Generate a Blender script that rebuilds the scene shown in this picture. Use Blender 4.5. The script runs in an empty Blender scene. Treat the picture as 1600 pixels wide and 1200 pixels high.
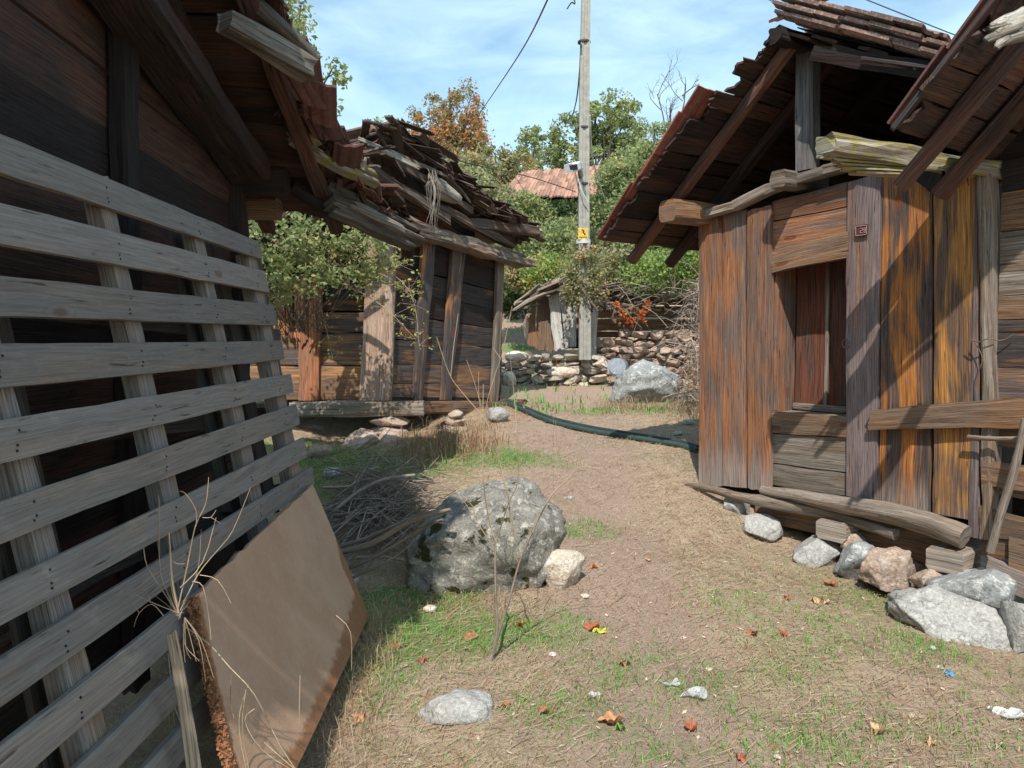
import bpy, math, random
import numpy as np
from mathutils import Vector, Matrix, noise
random.seed(7); RNG = np.random.default_rng(11)
S = bpy.context.scene
C = S.collection
V = Vector
PI = math.pi

# ------------------------------------------------------------------ camera and picture rays
CAM = V((0, 0, 1.6)); PITCH = math.atan(55/1200)
fwd = V((0, math.cos(PITCH), -math.sin(PITCH))); upv = V((0, math.sin(PITCH), math.cos(PITCH)))
cd = bpy.data.cameras.new('camera'); cam = bpy.data.objects.new('camera', cd); C.objects.link(cam)
cam.location = CAM; cam.rotation_euler = (PI/2-PITCH, 0, 0)
cd.sensor_width = 36; cd.lens = 27; cd.clip_end = 2000; cd.clip_start = 0.05
S.camera = cam

def ray(u, v):
    return fwd + upv*(-(v-600)/1200) + V((1, 0, 0))*((u-800)/1200)
def P(u, v, d):
    r = ray(u, v); return CAM + r*(d/r.y)
def hit(u, v, p0, n):
    r = ray(u, v); return CAM + r*((p0-CAM).dot(n)/r.dot(n))

# ------------------------------------------------------------------ terrain
_py = np.array([-60, -4, 0, 3, 4.5, 6.4, 8, 9, 10, 11.2, 13, 15, 17, 22, 30, 45, 80, 300.])
_pz = np.array([-3, -.25, -.06, 0, .2, .48, .70, .83, .92, 1.05, 1.35, 1.75, 2.25, 3.6, 5.8, 8.5, 12, 16])
def Hn(x, y):
    x = np.asarray(x, float); y = np.asarray(y, float)
    z = np.interp(y, _py, _pz)
    # smooth the profile a little
    z = (z + np.interp(y-.35, _py, _pz) + np.interp(y+.35, _py, _pz))/3
    near = np.clip((16-y)/6, 0, 1)
    z = z + .018*np.sin(x*2.1+y*1.3)*np.sin(y*1.7-x*.6) + .012*np.sin(x*5.3+1.1)*np.sin(y*4.7+.4) + .006*np.sin(x*11+y*7)*near
    # worn path slightly hollow
    pc = .55+.12*(y-3)*np.exp(-((y-3)/6)**2) + .0*y
    z = z - .03*np.exp(-((x-pc)/.55)**2)*near
    # reddish spoil bank in front of the low hut
    z = z + .16*np.exp(-((x+.85)/.45)**2-((y-7.55)/.35)**2)
    z = z + .10*np.exp(-((x+.3)/.4)**2-((y-8.7)/.5)**2)
    # the ground drops away along the front of the right huts
    dx = x-1.55; dy = y-6.41; s_ = dx*.56-dy*.83; o_ = -dx*.83-dy*.56
    z = z - np.interp(s_, [-.6, .0, .45, .8, 1.4, 2.3, 4], [0, 0, .07, .18, .19, .22, .24])*np.exp(-(np.maximum(o_-.15, 0)/.85)**2)
    # lower, hollow ground below the low hut
    z = z - .15*np.exp(-((x+1.6)/.9)**2-((y-8.3)/.55)**2)
    return z
def H(x, y): return float(Hn(x, y))
def G(u, v):
    """the ground point seen at picture position u, v"""
    r = ray(u, v); t = 1.5; q = CAM + r*t
    while t < 80:
        q = CAM + r*t
        if q.z <= H(q.x, q.y): break
        t += .02
    a, b = t-.02, t
    for _ in range(12):
        m = (a+b)/2; q = CAM + r*m
        if q.z <= H(q.x, q.y): b = m
        else: a = m
    return CAM + r*b

# ------------------------------------------------------------------ object helpers
def tag(o, label=None, cat=None, group=None, kind=None):
    if label: o['label'] = label
    if cat: o['category'] = cat
    if group: o['group'] = group
    if kind: o['kind'] = kind
    return o
def thing(name, label, cat, loc=(0, 0, 0), group=None):
    o = bpy.data.objects.new(name, None); C.objects.link(o); o.location = loc; o.empty_display_size = .1
    return tag(o, label, cat, group)

class MB:
    def __init__(s): s.V = []; s.F = []; s.UV = []; s.T = []; s.S = []
    def add(s, verts, faces, uvs, tint=1., smooth=False):
        b = len(s.V); s.V.extend([tuple(v) for v in verts])
        for f, uv in zip(faces, uvs):
            s.F.append(tuple(b+i for i in f)); s.UV.extend(uv); s.T.append(tint); s.S.append(smooth)
    def build(s, name, mat, parent=None, origin=None):
        me = bpy.data.meshes.new(name)
        o0 = V(parent.matrix_world.translation) if False else (V(parent.location) if parent is not None else (V(origin) if origin is not None else V((0, 0, 0))))
        if parent is not None and parent.parent is not None: o0 = o0 + V(parent.parent.location)
        vs = [(v[0]-o0.x, v[1]-o0.y, v[2]-o0.z) for v in s.V]
        me.from_pydata(vs, [], s.F); 
        uvl = me.uv_layers.new(name='UVMap'); uvl.data.foreach_set('uv', np.array(s.UV, 'f').ravel())
        at = me.attributes.new('tint', 'FLOAT', 'FACE'); at.data.foreach_set('value', np.array(s.T, 'f'))
        me.polygons.foreach_set('use_smooth', s.S)
        me.materials.append(mat); me.update()
        o = bpy.data.objects.new(name, me); C.objects.link(o)
        if parent is not None: o.parent = parent
        elif origin is not None: o.location = origin
        return o

def fast(name, quads, tint, mat, parent=None, origin=None, hue=None):
    """quads: N x k x 3 array -> one mesh"""
    q = np.asarray(quads, 'f'); N, k, _ = q.shape
    o0 = V(parent.location) if parent is not None else (V(origin) if origin is not None else V((0, 0, 0)))
    me = bpy.data.meshes.new(name)
    vs = (q.reshape(-1, 3) - np.array(o0, 'f')[None, :])
    me.vertices.add(N*k); me.vertices.foreach_set('co', vs.ravel())
    me.loops.add(N*k); me.loops.foreach_set('vertex_index', np.arange(N*k, dtype='i'))
    me.polygons.add(N); me.polygons.foreach_set('loop_start', np.arange(0, N*k, k, dtype='i'))
    me.polygons.foreach_set('loop_total', np.full(N, k, 'i'))
    me.update(calc_edges=True)
    at = me.attributes.new('tint', 'FLOAT', 'FACE'); at.data.foreach_set('value', np.asarray(tint, 'f'))
    if hue is not None:
        at = me.attributes.new('hue', 'FLOAT', 'FACE'); at.data.foreach_set('value', np.asarray(hue, 'f'))
    me.materials.append(mat)
    o = bpy.data.objects.new(name, me); C.objects.link(o)
    if parent is not None: o.parent = parent
    elif origin is not None: o.location = origin
    return o

def nz(p, s=1.): return noise.noise(V(p)*s)
def rt(a=.25): return 1+random.uniform(-a, a)

def qboard(mb, BL, BR, TR, TL, th, long='v', n=8, wob=.004, rag=.0, tint=1., relief=.0025, cut=None):
    """a plank whose front face has these four corners (anticlockwise seen from the front)"""
    BL, BR, TR, TL = map(V, (BL, BR, TR, TL))
    if long == 'h': a0, a1, b0, b1 = TL, BL, TR, BR      # along a->b, across 0->1
    else: a0, a1, b0, b1 = BL, BR, TL, TR
    nrm = (BR-BL).cross(TL-BL).normalized()
    m = 5; sd = random.uniform(0, 100)
    L = ((b0-a0).length+(b1-a1).length)/2; W = ((a1-a0).length+(b1-b0).length)/2
    al = ((b0-a0).normalized()+(b1-a1).normalized()).normalized(); ac = (a1-a0).normalized()
    n = max(2, min(40, n)); grid = []
    sag = random.uniform(-1, 1)*wob*1.5
    ra = [random.uniform(-1, 1)*rag + (random.random() < .3)*rag*random.uniform(-1, 1) for _ in range(m+1)]
    rb = [random.uniform(-1, 1)*rag + (random.random() < .3)*rag*random.uniform(-1, 1) for _ in range(m+1)]
    for layer in (0, 1):
        for i in range(n+1):
            t = i/n
            for j in range(m+1):
                w = j/m
                p = (a0*(1-w)+a1*w)*(1-t) + (b0*(1-w)+b1*w)*t
                e = abs(w-.5)*2
                p = p + ac*(noise.noise(V((t*L*4+sd, w*1.5, 0)))*wob*(1 if e > .9 else .4) + sag*math.sin(t*PI))
                if i == 0: p = p + al*ra[j]
                if i == n: p = p + al*rb[j]
                if layer == 0: p = p + nrm*(noise.noise(V((t*L*3+sd, w*W*30, 5)))*relief*2 - (relief*1.2 if e > .9 else 0))
                else: p = p - nrm*th
                grid.append(p)
    K = (n+1)*(m+1); F = []; U = []
    def uv(i, j, off=0): return (i/n*L+sd, j/m*W+sd*.37+off)
    for i in range(n):
        for j in range(m):
            a = i*(m+1)+j; q = [a, a+(m+1), a+(m+1)+1, a+1]
            u_ = [uv(i, j), uv(i+1, j), uv(i+1, j+1), uv(i, j+1)]
            F.append(q if long == 'h' else q[::-1]); U.append(u_ if long == 'h' else u_[::-1])
            q2 = [K+x for x in q[::-1]]; F.append(q2 if long == 'h' else q2[::-1]); U.append(u_[::-1] if long == 'h' else u_)
    for i in range(n):
        for j, fl in ((0, 0), (m, 1)):
            a = i*(m+1)+j; b = a+(m+1)
            q = [a, K+a, K+b, b]; uu = [uv(i, j), uv(i, j, th), uv(i+1, j, th), uv(i+1, j)]
            if fl: q = q[::-1]; uu = uu[::-1]
            if long != 'h': q = q[::-1]; uu = uu[::-1]
            F.append(q); U.append(uu)
    for j in range(m):
        for i, fl in ((0, 1), (n, 0)):
            a = i*(m+1)+j; b = a+1
            q = [a, K+a, K+b, b]; uu = [uv(i, j), uv(i, j, th), uv(i, j+1, th), uv(i, j+1)]
            uu = [(x[0], x[1]) for x in uu]
            if fl: q = q[::-1]; uu = uu[::-1]
            if long != 'h': q = q[::-1]; uu = uu[::-1]
            F.append(q); U.append(uu)
    # flip if needed so normals face outwards
    v0 = [V(grid[k]) for k in F[0]]
    if (v0[1]-v0[0]).cross(v0[2]-v0[0]).dot(nrm) < 0:
        F = [f[::-1] for f in F]; U = [u[::-1] for u in U]
    mb.add(grid, F, U, tint)

def bar(mb, p0, p1, w, th, nrm, tint=1., n=8, wob=.004, rag=.0, w1=None, relief=.0025):
    """plank along p0->p1, width w, its face towards nrm, thickness th"""
    p0 = V(p0); p1 = V(p1); nrm = V(nrm); al = (p1-p0).normalized(); ac = nrm.cross(al).normalized()
    w1 = w1 or w
    qboard(mb, p0-ac*w/2, p1-ac*w1/2, p1+ac*w1/2, p0+ac*w/2, th, 'h', n, wob, rag, tint, relief)

def tube(mb, pts, radii, seg=8, rough=0., tint=1., gn=6., flat=1.):
    pts = [V(p) for p in pts]; n = len(pts)
    if not hasattr(radii, '__len__'): radii = [radii]*n
    vs = []; Ls = [0]
    for i in range(1, n): Ls.append(Ls[-1]+(pts[i]-pts[i-1]).length)
    ref = V((0, 0, 1)); t0 = (pts[1]-pts[0]).normalized()
    if abs(t0.dot(ref)) > .9: ref = V((1, 0, 0))
    x = t0.cross(ref).normalized(); sd = random.uniform(0, 100)
    for i in range(n):
        t = (pts[min(i+1, n-1)]-pts[max(i-1, 0)]).normalized()
        x = (x - t*x.dot(t)).normalized(); y = t.cross(x)
        for k in range(seg):
            a = 2*PI*k/seg; r = radii[i]
            if rough: r *= 1+rough*noise.noise(V((math.cos(a)*1.4+sd, math.sin(a)*1.4, Ls[i]*gn*.25)))*1.6 + rough*.6*noise.noise(V((a*2+sd, 3, Ls[i]*gn)))
            if rough > .13: r *= 1+rough*.9*noise.noise(V((math.cos(a)*5+sd, math.sin(a)*5, Ls[i]*.8)))
            vs.append(pts[i]+x*math.cos(a)*r+y*math.sin(a)*r*flat)
    F = []; U = []
    for i in range(n-1):
        for k in range(seg):
            k2 = (k+1) % seg
            F.append((i*seg+k, i*seg+k2, (i+1)*seg+k2, (i+1)*seg+k))
            r = radii[i]; c0 = k/seg*2*PI*r; c1 = (k+1)/seg*2*PI*r
            U.append([(Ls[i]+sd, c0), (Ls[i]+sd, c1), (Ls[i+1]+sd, c1), (Ls[i+1]+sd, c0)])
    mb.add(vs, F, U, tint, True)
    if seg > 5:
        mb.add(vs[:seg], [tuple(range(seg))[::-1]], [[(sd+random.random()*.02, k*.003) for k in range(seg)]], tint*.8)
        mb.add(vs[-seg:], [tuple(range(seg))], [[(sd+random.random()*.02, k*.003) for k in range(seg)]], tint*.8)

def smoothpts(pts, k=4):
    """Catmull-Rom through the points"""
    pts = [V(p) for p in pts]; out = []
    for i in range(len(pts)-1):
        p0 = pts[max(i-1, 0)]; p1 = pts[i]; p2 = pts[i+1]; p3 = pts[min(i+2, len(pts)-1)]
        for j in range(k):
            t = j/k
            out.append(.5*((2*p1)+(p2-p0)*t+(2*p0-5*p1+4*p2-p3)*t*t+(3*p1-p0-3*p2+p3)*t**3))
    out.append(pts[-1]); return out

def beam(mb, p0, p1, w, h, up=(0, 0, 1), tint=1., rough=.02, seg=10, taper=1.):
    """hewn squarish beam with chamfered edges and uneven surface"""
    p0 = V(p0); p1 = V(p1); t = (p1-p0).normalized(); x = t.cross(V(up)).normalized(); y = x.cross(t)
    c = .18; prof = [(.5-c*.6, .5), (.5, .5-c), (.5, -.5+c), (.5-c*.6, -.5), (-.5+c*.6, -.5), (-.5, -.5+c), (-.5, .5-c), (-.5+c*.6, .5)]
    prof2 = []
    for i in range(8):
        a, b = prof[i], prof[(i+1) % 8]; prof2 += [a, ((a[0]+b[0])/2, (a[1]+b[1])/2)]
    K = len(prof2); sd = random.uniform(0, 100); L = (p1-p0).length; n = max(3, int(L/.12)); n = min(n, 30)
    vs = []
    for i in range(n+1):
        s = i/n; sc = 1+(taper-1)*s
        for k, (a, b) in enumerate(prof2):
            q = p0.lerp(p1, s)+x*a*w*sc+y*b*h*sc
            d = noise.noise(V((a*3+sd, b*3, s*L*3)))*rough + noise.noise(V((a*12+sd, b*12, s*L*1.5)))*rough*.5
            q = q + (x*a+y*b).normalized()*d + t*(noise.noise(V((a*5, b*5+sd, i)))*rough if i in (0, n) else 0)
            vs.append(q)
    F = []; U = []; per = 2*(w+h)
    for i in range(n):
        for k in range(K):
            k2 = (k+1) % K
            F.append((i*K+k, (i+1)*K+k, (i+1)*K+k2, i*K+k2)); u0, u1 = k/K*per, (k+1)/K*per
            U.append([(i/n*L+sd, u0), ((i+1)/n*L+sd, u0), ((i+1)/n*L+sd, u1), (i/n*L+sd, u1)])
    F.append(tuple(range(K))); U.append([(sd+a*w*.25, b*h) for a, b in prof2])
    F.append(tuple(n*K+k for k in range(K))[::-1]); U.append([(sd+a*w*.25, b*h) for a, b in prof2[::-1]])
    # outward?
    cen = (p0+p1)/2; f = F[0]; fc = sum((vs[i] for i in f), V())/4; nn = (vs[f[1]]-vs[f[0]]).cross(vs[f[2]]-vs[f[0]])
    if nn.dot(fc-(p0.lerp(p1, .5/n))) < 0: F = [g[::-1] for g in F]; U = [g[::-1] for g in U]
    mb.add(vs, F, U, tint)

# ------------------------------------------------------------------ materials
def newmat(name):
    m = bpy.data.materials.new(name); m.use_nodes = True; nt = m.node_tree; nt.nodes.clear()
    out = nt.nodes.new('ShaderNodeOutputMaterial'); b = nt.nodes.new('ShaderNodeBsdfPrincipled')
    nt.links.new(b.outputs[0], out.inputs[0]); b.inputs['Roughness'].default_value = .85
    b.inputs['Specular IOR Level'].default_value = .25
    return m, nt, b
class N:
    def __init__(s, nt): s.nt = nt
    def n(s, t, **k):
        x = s.nt.nodes.new(t)
        for a, b in k.items(): setattr(x, a, b)
        return x
    def l(s, a, b): s.nt.links.new(a, b)
    def map(s, src, sc, loc=(0, 0, 0)):
        x = s.n('ShaderNodeMapping'); x.inputs['Scale'].default_value = sc; x.inputs['Location'].default_value = loc; s.l(src, x.inputs[0]); return x.outputs[0]
    def noise(s, src, scale=1, det=4, rough=.6, dist=0):
        x = s.n('ShaderNodeTexNoise'); x.inputs['Scale'].default_value = scale; x.inputs['Detail'].default_value = det
        x.inputs['Roughness'].default_value = rough; x.inputs['Distortion'].default_value = dist; s.l(src, x.inputs['Vector']); return x.outputs['Fac']
    def ramp(s, src, stops):
        x = s.n('ShaderNodeValToRGB'); cr = x.color_ramp
        while len(cr.elements) < len(stops): cr.elements.new(.5)
        for e, (p, c) in zip(cr.elements, stops):
            e.position = p; e.color = (c[0], c[1], c[2], 1) if hasattr(c, '__len__') else (c, c, c, 1)
        s.l(src, x.inputs[0]); return x.outputs[0]
    def mix(s, f, a, b, mode='MIX'):
        x = s.n('ShaderNodeMix', data_type='RGBA', blend_type=mode)
        for sock, val in ((x.inputs[0], f), (x.inputs[6], a), (x.inputs[7], b)):
            if hasattr(val, 'links') or hasattr(val, 'is_linked'): s.l(val, sock)
            elif hasattr(val, '__len__'): sock.default_value = (*val, 1) if len(val) == 3 else val
            else: sock.default_value = val if sock == x.inputs[0] else (val, val, val, 1)
        return x.outputs[2]
    def math(s, op, a, b=0.):
        x = s.n('ShaderNodeMath', operation=op)
        for sock, val in ((x.inputs[0], a), (x.inputs[1], b)):
            if hasattr(val, 'is_linked'): s.l(val, sock)
            else: sock.default_value = val
        return x.outputs[0]
    def attr(s, name):
        x = s.n('ShaderNodeAttribute'); x.attribute_name = name; return x
    def bump(s, h, strength, dist, bsdf):
        x = s.n('ShaderNodeBump'); x.inputs['Strength'].default_value = strength; x.inputs['Distance'].default_value = dist
        s.l(h, x.inputs['Height']); s.l(x.outputs[0], bsdf.inputs['Normal'])

def wood(name, weather, warm, dark, patch=(.42, .6), streak=.5, knots=False, moss=0, grain=1., bottom=None, bstr=.8, fine=1.):
    m, nt, b = newmat(name); g = N(nt)
    uv = g.n('ShaderNodeUVMap').outputs[0]
    # gentle wander of the grain
    wnd = g.noise(g.map(uv, (1.1, 2.5, 1)), 1, 2)
    off = g.n('ShaderNodeCombineXYZ'); g.l(g.math('MULTIPLY', wnd, .055), off.inputs[1])
    va = g.n('ShaderNodeVectorMath', operation='ADD'); g.l(uv, va.inputs[0]); g.l(off.outputs[0], va.inputs[1]); u2 = va.outputs[0]
    A = g.noise(g.map(u2, (.9, 30*grain, 1)), 1, 7, .75, .5)
    B = g.noise(g.map(u2, (3.0, 150*grain, 1)), 1, 4, .7)
    Cn = g.math('ADD', g.math('MULTIPLY', g.noise(g.map(u2, (1.1, 5.0, 1), (5, 2, 0)), 1, 3, .5, 1.0), .6), g.math('MULTIPLY', g.noise(g.map(u2, (.8, 24, 1)), 1, 5, .65, .5), .4))
    D = g.noise(g.map(u2, (4, 60*grain, 1), (7, 3, 0)), 1, 3, .6)
    col = g.mix(g.ramp(Cn, [(patch[0], 0.), (patch[1], 1.)]), weather, warm)
    col = g.mix(g.ramp(A, [(.28, streak), (.55, 0.)]), col, dark)
    var = g.ramp(B, [(.34, 1-.58*fine), (.64, 1+.45*fine)])
    col = g.mix(1., col, var, 'MULTIPLY')
    crack = g.ramp(D, [(.30, 1.), (.37, 0.)])
    col = g.mix(g.math('MULTIPLY', crack, .75), col, tuple(c*.25 for c in dark))
    h = g.math('ADD', g.math('MULTIPLY', A, .6), g.math('MULTIPLY', B, .5))
    h = g.math('SUBTRACT', h, g.math('MULTIPLY', crack, .6))
    if knots:
        vo = g.n('ShaderNodeTexVoronoi'); vo.inputs['Scale'].default_value = 1
        g.l(g.map(uv, (1.7, 5.0, 1), (3.3, 1.7, 0)), vo.inputs['Vector'])
        kn = g.ramp(vo.outputs['Distance'], [(.07, 1.), (.12, 0.)])
        ring = g.math('SINE', g.math('MULTIPLY', vo.outputs['Distance'], 90.))
        rr = g.math('MULTIPLY', g.ramp(vo.outputs['Distance'], [(.05, 1.), (.26, 0.)]), g.math('MULTIPLY', ring, .4))
        col = g.mix(g.math('MULTIPLY', kn, .8), col, (warm[0]*.5, warm[1]*.35, warm[2]*.3))
        col = g.mix(g.math('MAXIMUM', rr, 0.), col, dark)
    if moss != 0:
        M = g.noise(g.map(uv, (9, 12, 1)), 1, 4)
        col = g.mix(g.ramp(M, [(.5-moss*.2, 0.), (.62-moss*.2, 1.)]), col, (.27, .23, .06))
    if bottom is not None:
        pz = g.n('ShaderNodeSeparateXYZ'); g.l(g.n('ShaderNodeNewGeometry').outputs['Position'], pz.inputs[0])
        hz = g.math('ADD', g.math('SUBTRACT', pz.outputs[2], bottom), g.math('MULTIPLY', g.math('SUBTRACT', A, .5), .9))
        col = g.mix(g.ramp(hz, [(.10, .7), (.36, 0.)]), col, g.mix(1., (.30, .26, .235), var, 'MULTIPLY'))
    # silvering where the surface noise is high
    sp = g.noise(g.map(uv, (14, 40, 1)), 1, 3)
    col = g.mix(g.math('MULTIPLY', g.ramp(sp, [(.58, 0.), (.75, 1.)]), .35), col, (weather[0]*1.6, weather[1]*1.6, weather[2]*1.6))
    t = g.attr('tint')
    col = g.mix(1., col, t.outputs['Color'], 'MULTIPLY')
    g.l(col, b.inputs['Base Color']); g.bump(h, bstr, .012, b)
    return m
TK = 1
W_GREY = wood('weathered_grey_wood', (.25, .215, .18), (.20, .135, .09), (.045, .036, .03), (.42, .62), .75)
W_PALLET = wood('pallet_wood', (.21, .187, .168), (.30, .215, .155), (.10, .085, .075), (.5, .85), .4, True, grain=.9, bstr=.3, fine=.45)
W_STUD = wood('pallet_stud_wood', (.23, .205, .185), (.30, .21, .15), (.10, .08, .065), (.42, .7), .4, grain=.9, bstr=.3)
W_RED = wood('red_brown_wood', (.175, .120, .098), (.32, .135, .060), (.04, .03, .028), (.41, .56), .75, True, bottom=.48)
W_ORANGE = wood('orange_streaked_wood', (.10, .07, .06), (.42, .16, .042), (.035, .028, .028), (.48, .57), .8, True, bottom=.40)
W_YELLOW = wood('yellow_orange_streaked_wood', (.135, .085, .06), (.47, .215, .055), (.05, .034, .03), (.46, .56), .8, True, bottom=.30)
W_STILE = wood('grey_mauve_wood', (.165, .125, .12), (.20, .10, .06), (.055, .045, .045), (.5, .72), .6)
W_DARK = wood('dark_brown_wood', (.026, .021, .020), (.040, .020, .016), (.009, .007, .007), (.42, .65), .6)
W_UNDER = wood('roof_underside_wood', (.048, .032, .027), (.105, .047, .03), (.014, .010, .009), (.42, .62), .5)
W_BROWN = wood('mid_brown_wood', (.17, .115, .08), (.27, .13, .06), (.038, .027, .022), (.42, .65), .55, True)
W_PALE = wood('pale_silver_wood', (.36, .33, .285), (.20, .16, .12), (.035, .03, .026), (.42, .62), .9, bstr=1.)
W_MOSSY = wood('mossy_wood', (.38, .34, .27), (.27, .22, .15), (.05, .042, .03), (.4, .7), .8, moss=.08, bstr=1.)
W_CHAR_SHADE = wood('charred_and_shade_dark_wood', (.06, .05, .047), (.30, .125, .04), (.014, .012, .012), (.52, .62), .6, True)  # charred wood; also stands in for eave shade on the low hut
W_SHINGLE = wood('grey_brown_shingle_wood', (.115, .092, .078), (.13, .078, .055), (.022, .018, .016), (.42, .62), .7)
W_HUT = wood('banded_hut_wood', (.12, .09, .078), (.36, .185, .085), (.022, .017, .016), (.47, .60), .6)
W_FRESH = wood('lath_wood', (.36, .28, .2), (.42, .3, .19), (.16, .11, .08), (.4, .7), .4)
W_STICK = wood('dry_branch_bark', (.33, .27, .225), (.25, .19, .145), (.06, .05, .045), (.4, .7), .5)
W_TWIG = wood('pale_twig_bark', (.46, .36, .25), (.34, .22, .14), (.16, .12, .09), (.4, .7), .3)
W_BARK = wood('tree_bark', (.14, .11, .085), (.10, .075, .055), (.03, .025, .02), (.4, .7), .5)

def stone(name, base, alt, lichen, lam=.5, dark=(.05, .048, .04), scale=1., moss=.0, bstr=.9):
    m, nt, b = newmat(name); g = N(nt)
    oc = g.n('ShaderNodeTexCoord').outputs['Object']
    a = g.noise(oc, 3*scale, 8, .65, .3); c = g.noise(oc, 14*scale, 8, .7); f = g.noise(oc, 60*scale, 5, .7)
    col = g.mix(g.ramp(a, [(.38, 0.), (.62, 1.)]), base, alt)
    col = g.mix(g.math('MULTIPLY', g.ramp(c, [(.53, 0.), (.6, 1.)]), lam), col, lichen)
    col = g.mix(g.ramp(g.noise(oc, 7*scale, 9, .75, .6), [(.29, .75), (.38, 0.)]), col, dark)
    if moss: col = g.mix(g.ramp(g.noise(g.map(oc, (1, 1, 1), (4, 2, 9)), 4.5*scale, 5, .6), [(.66-moss*.1, 0.), (.70-moss*.1, 1.)]), col, (.055, .05, .018))
    col = g.mix(1., col, g.ramp(f, [(.25, .55), (.75, 1.35)]), 'MULTIPLY')
    col = g.mix(1., col, g.attr('tint').outputs['Color'], 'MULTIPLY')
    g.l(col, b.inputs['Base Color']); b.inputs['Roughness'].default_value = .95
    vo = g.n('ShaderNodeTexVoronoi', feature='DISTANCE_TO_EDGE'); vo.inputs['Scale'].default_value = 3.2*scale
    wv = g.n('ShaderNodeVectorMath', operation='ADD'); g.l(oc, wv.inputs[0]); g.l(g.math('MULTIPLY', c, .25), wv.inputs[1]); g.l(wv.outputs[0], vo.inputs['Vector'])
    h = g.math('ADD', g.math('MULTIPLY', c, .9), g.math('MULTIPLY', f, .35)); h = g.math('ADD', h, g.math('MULTIPLY', a, .8))
    h = g.math('ADD', h, g.math('MULTIPLY', g.ramp(vo.outputs['Distance'], [(0, 0.), (.06, 1.)]), .12))
    g.bump(h, bstr, .035, b)
    return m
ST_BOULDER = stone('lichened_grey_limestone', (.345, .325, .285), (.25, .235, .205), (.62, .585, .51), .85, moss=.8, scale=1.45)
ST_PALE = stone('pale_pink_limestone', (.78, .69, .57), (.64, .52, .40), (.85, .80, .72), .5, dark=(.2, .14, .1))
ST_GREY = stone('grey_limestone', (.47, .455, .43), (.37, .355, .33), (.58, .57, .53), .6, dark=(.09, .085, .08))
ST_PINK = stone('pinkish_limestone', (.50, .37, .28), (.40, .31, .25), (.62, .57, .5), .45, dark=(.15, .10, .07))
ST_RED = stone('reddish_fieldstone', (.44, .30, .23), (.48, .37, .30), (.58, .5, .43), .3, dark=(.1, .06, .045))
ST_WHITE = stone('white_lichened_rock', (.42, .43, .42), (.30, .31, .31), (.75, .75, .72), .8)

def leafmat(name, c0, c1, c2, trans=.45):
    """colour runs from c0 to c1 by tint noise, towards c2 by hue attribute"""
    m, nt, b = newmat(name); g = N(nt)
    t = g.attr('tint').outputs['Fac']; h = g.attr('hue').outputs['Fac']
    col = g.mix(g.ramp(t, [(0, 0.), (1, 1.)]), c0, c1)
    col = g.mix(g.ramp(h, [(.45, 0.), (.6, 1.)]), col, c2)
    g.l(col, b.inputs['Base Color']); b.inputs['Roughness'].default_value = .55
    tr = g.n('ShaderNodeBsdfTranslucent'); g.l(col, tr.inputs[0])
    mx = g.n('ShaderNodeMixShader'); mx.inputs[0].default_value = trans
    g.l(b.outputs[0], mx.inputs[1]); g.l(tr.outputs[0], mx.inputs[2])
    out = [x for x in nt.nodes if x.type == 'OUTPUT_MATERIAL'][0]; g.l(mx.outputs[0], out.inputs[0])
    return m
LF_GREEN = leafmat('green_leaves', (.17, .215, .085), (.40, .455, .20), (.52, .45, .19))
LF_FRESH = leafmat('bright_green_leaves', (.15, .23, .055), (.37, .48, .15), (.50, .44, .13))
LF_OLIVE = leafmat('olive_leaves', (.20, .21, .10), (.44, .43, .22), (.60, .36, .16))
LF_AUTUMN = leafmat('autumn_leaves', (.20, .19, .09), (.38, .32, .15), (.60, .27, .10))
LF_DARKG = leafmat('dark_green_leaves', (.045, .075, .028), (.12, .17, .06), (.22, .17, .07))
LF_GRASS = leafmat('green_grass_blades', (.06, .25, .03), (.20, .56, .09), (.42, .37, .17), .4)
LF_STRAW = leafmat('dry_straw_blades', (.27, .20, .125), (.50, .40, .26), (.34, .18, .10), .2)
LF_RUST = leafmat('rust_orange_leaves', (.35, .08, .025), (.55, .18, .05), (.5, .3, .08), .3)

def plain(name, col, rough=.6, metal=0., nscale=20, namt=.35, bs=.2, alpha=1.):
    m, nt, b = newmat(name); g = N(nt); oc = g.n('ShaderNodeTexCoord').outputs['Object']
    f = g.noise(oc, nscale, 5, .65)
    c = g.mix(1., col, g.ramp(f, [(.25, 1-namt), (.75, 1+namt)]), 'MULTIPLY')
    g.l(c, b.inputs['Base Color']); b.inputs['Roughness'].default_value = rough; b.inputs['Metallic'].default_value = metal
    b.inputs['Alpha'].default_value = alpha
    g.bump(f, bs, .01, b); return m

def tilemat(c0, c1, c2, nm, k):
    m, nt, b = newmat(nm); g = N(nt); oc = g.n('ShaderNodeTexCoord').outputs['Object']
    f = g.noise(oc, 9, 6, .7); f2 = g.noise(oc, 45, 6, .7)
    col = g.mix(g.ramp(f, [(.4, 0.), (.65, 1.)]), c0, c1)
    col = g.mix(g.ramp(f2, [(.56-k, 0.), (.68-k, .8)]), col, c2)
    col = g.mix(1., col, g.attr('tint').outputs['Color'], 'MULTIPLY')
    g.l(col, b.inputs['Base Color']); g.bump(f2, .5, .01, b); return m
TILE = tilemat((.36, .13, .075), (.24, .12, .085), (.42, .36, .28), 'clay_tile', 0.)
TILE_RED = tilemat((.24, .075, .05), (.17, .065, .05), (.34, .2, .14), 'dull_red_tile', 0.)
TILE_FAR = tilemat((.40, .21, .145), (.27, .16, .12), (.42, .35, .27), 'faded_far_tile', .04)
TILE_OLD = tilemat((.25, .135, .105), (.17, .11, .09), (.36, .32, .27), 'old_grey_clay_tile', .06)
TILE_DIM = tilemat((.125, .05, .042), (.08, .045, .038), (.16, .12, .10), 'shade_dimmed_clay_tile', 0.)  # clay colour darkened to carry the shade at the barn rake

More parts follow.
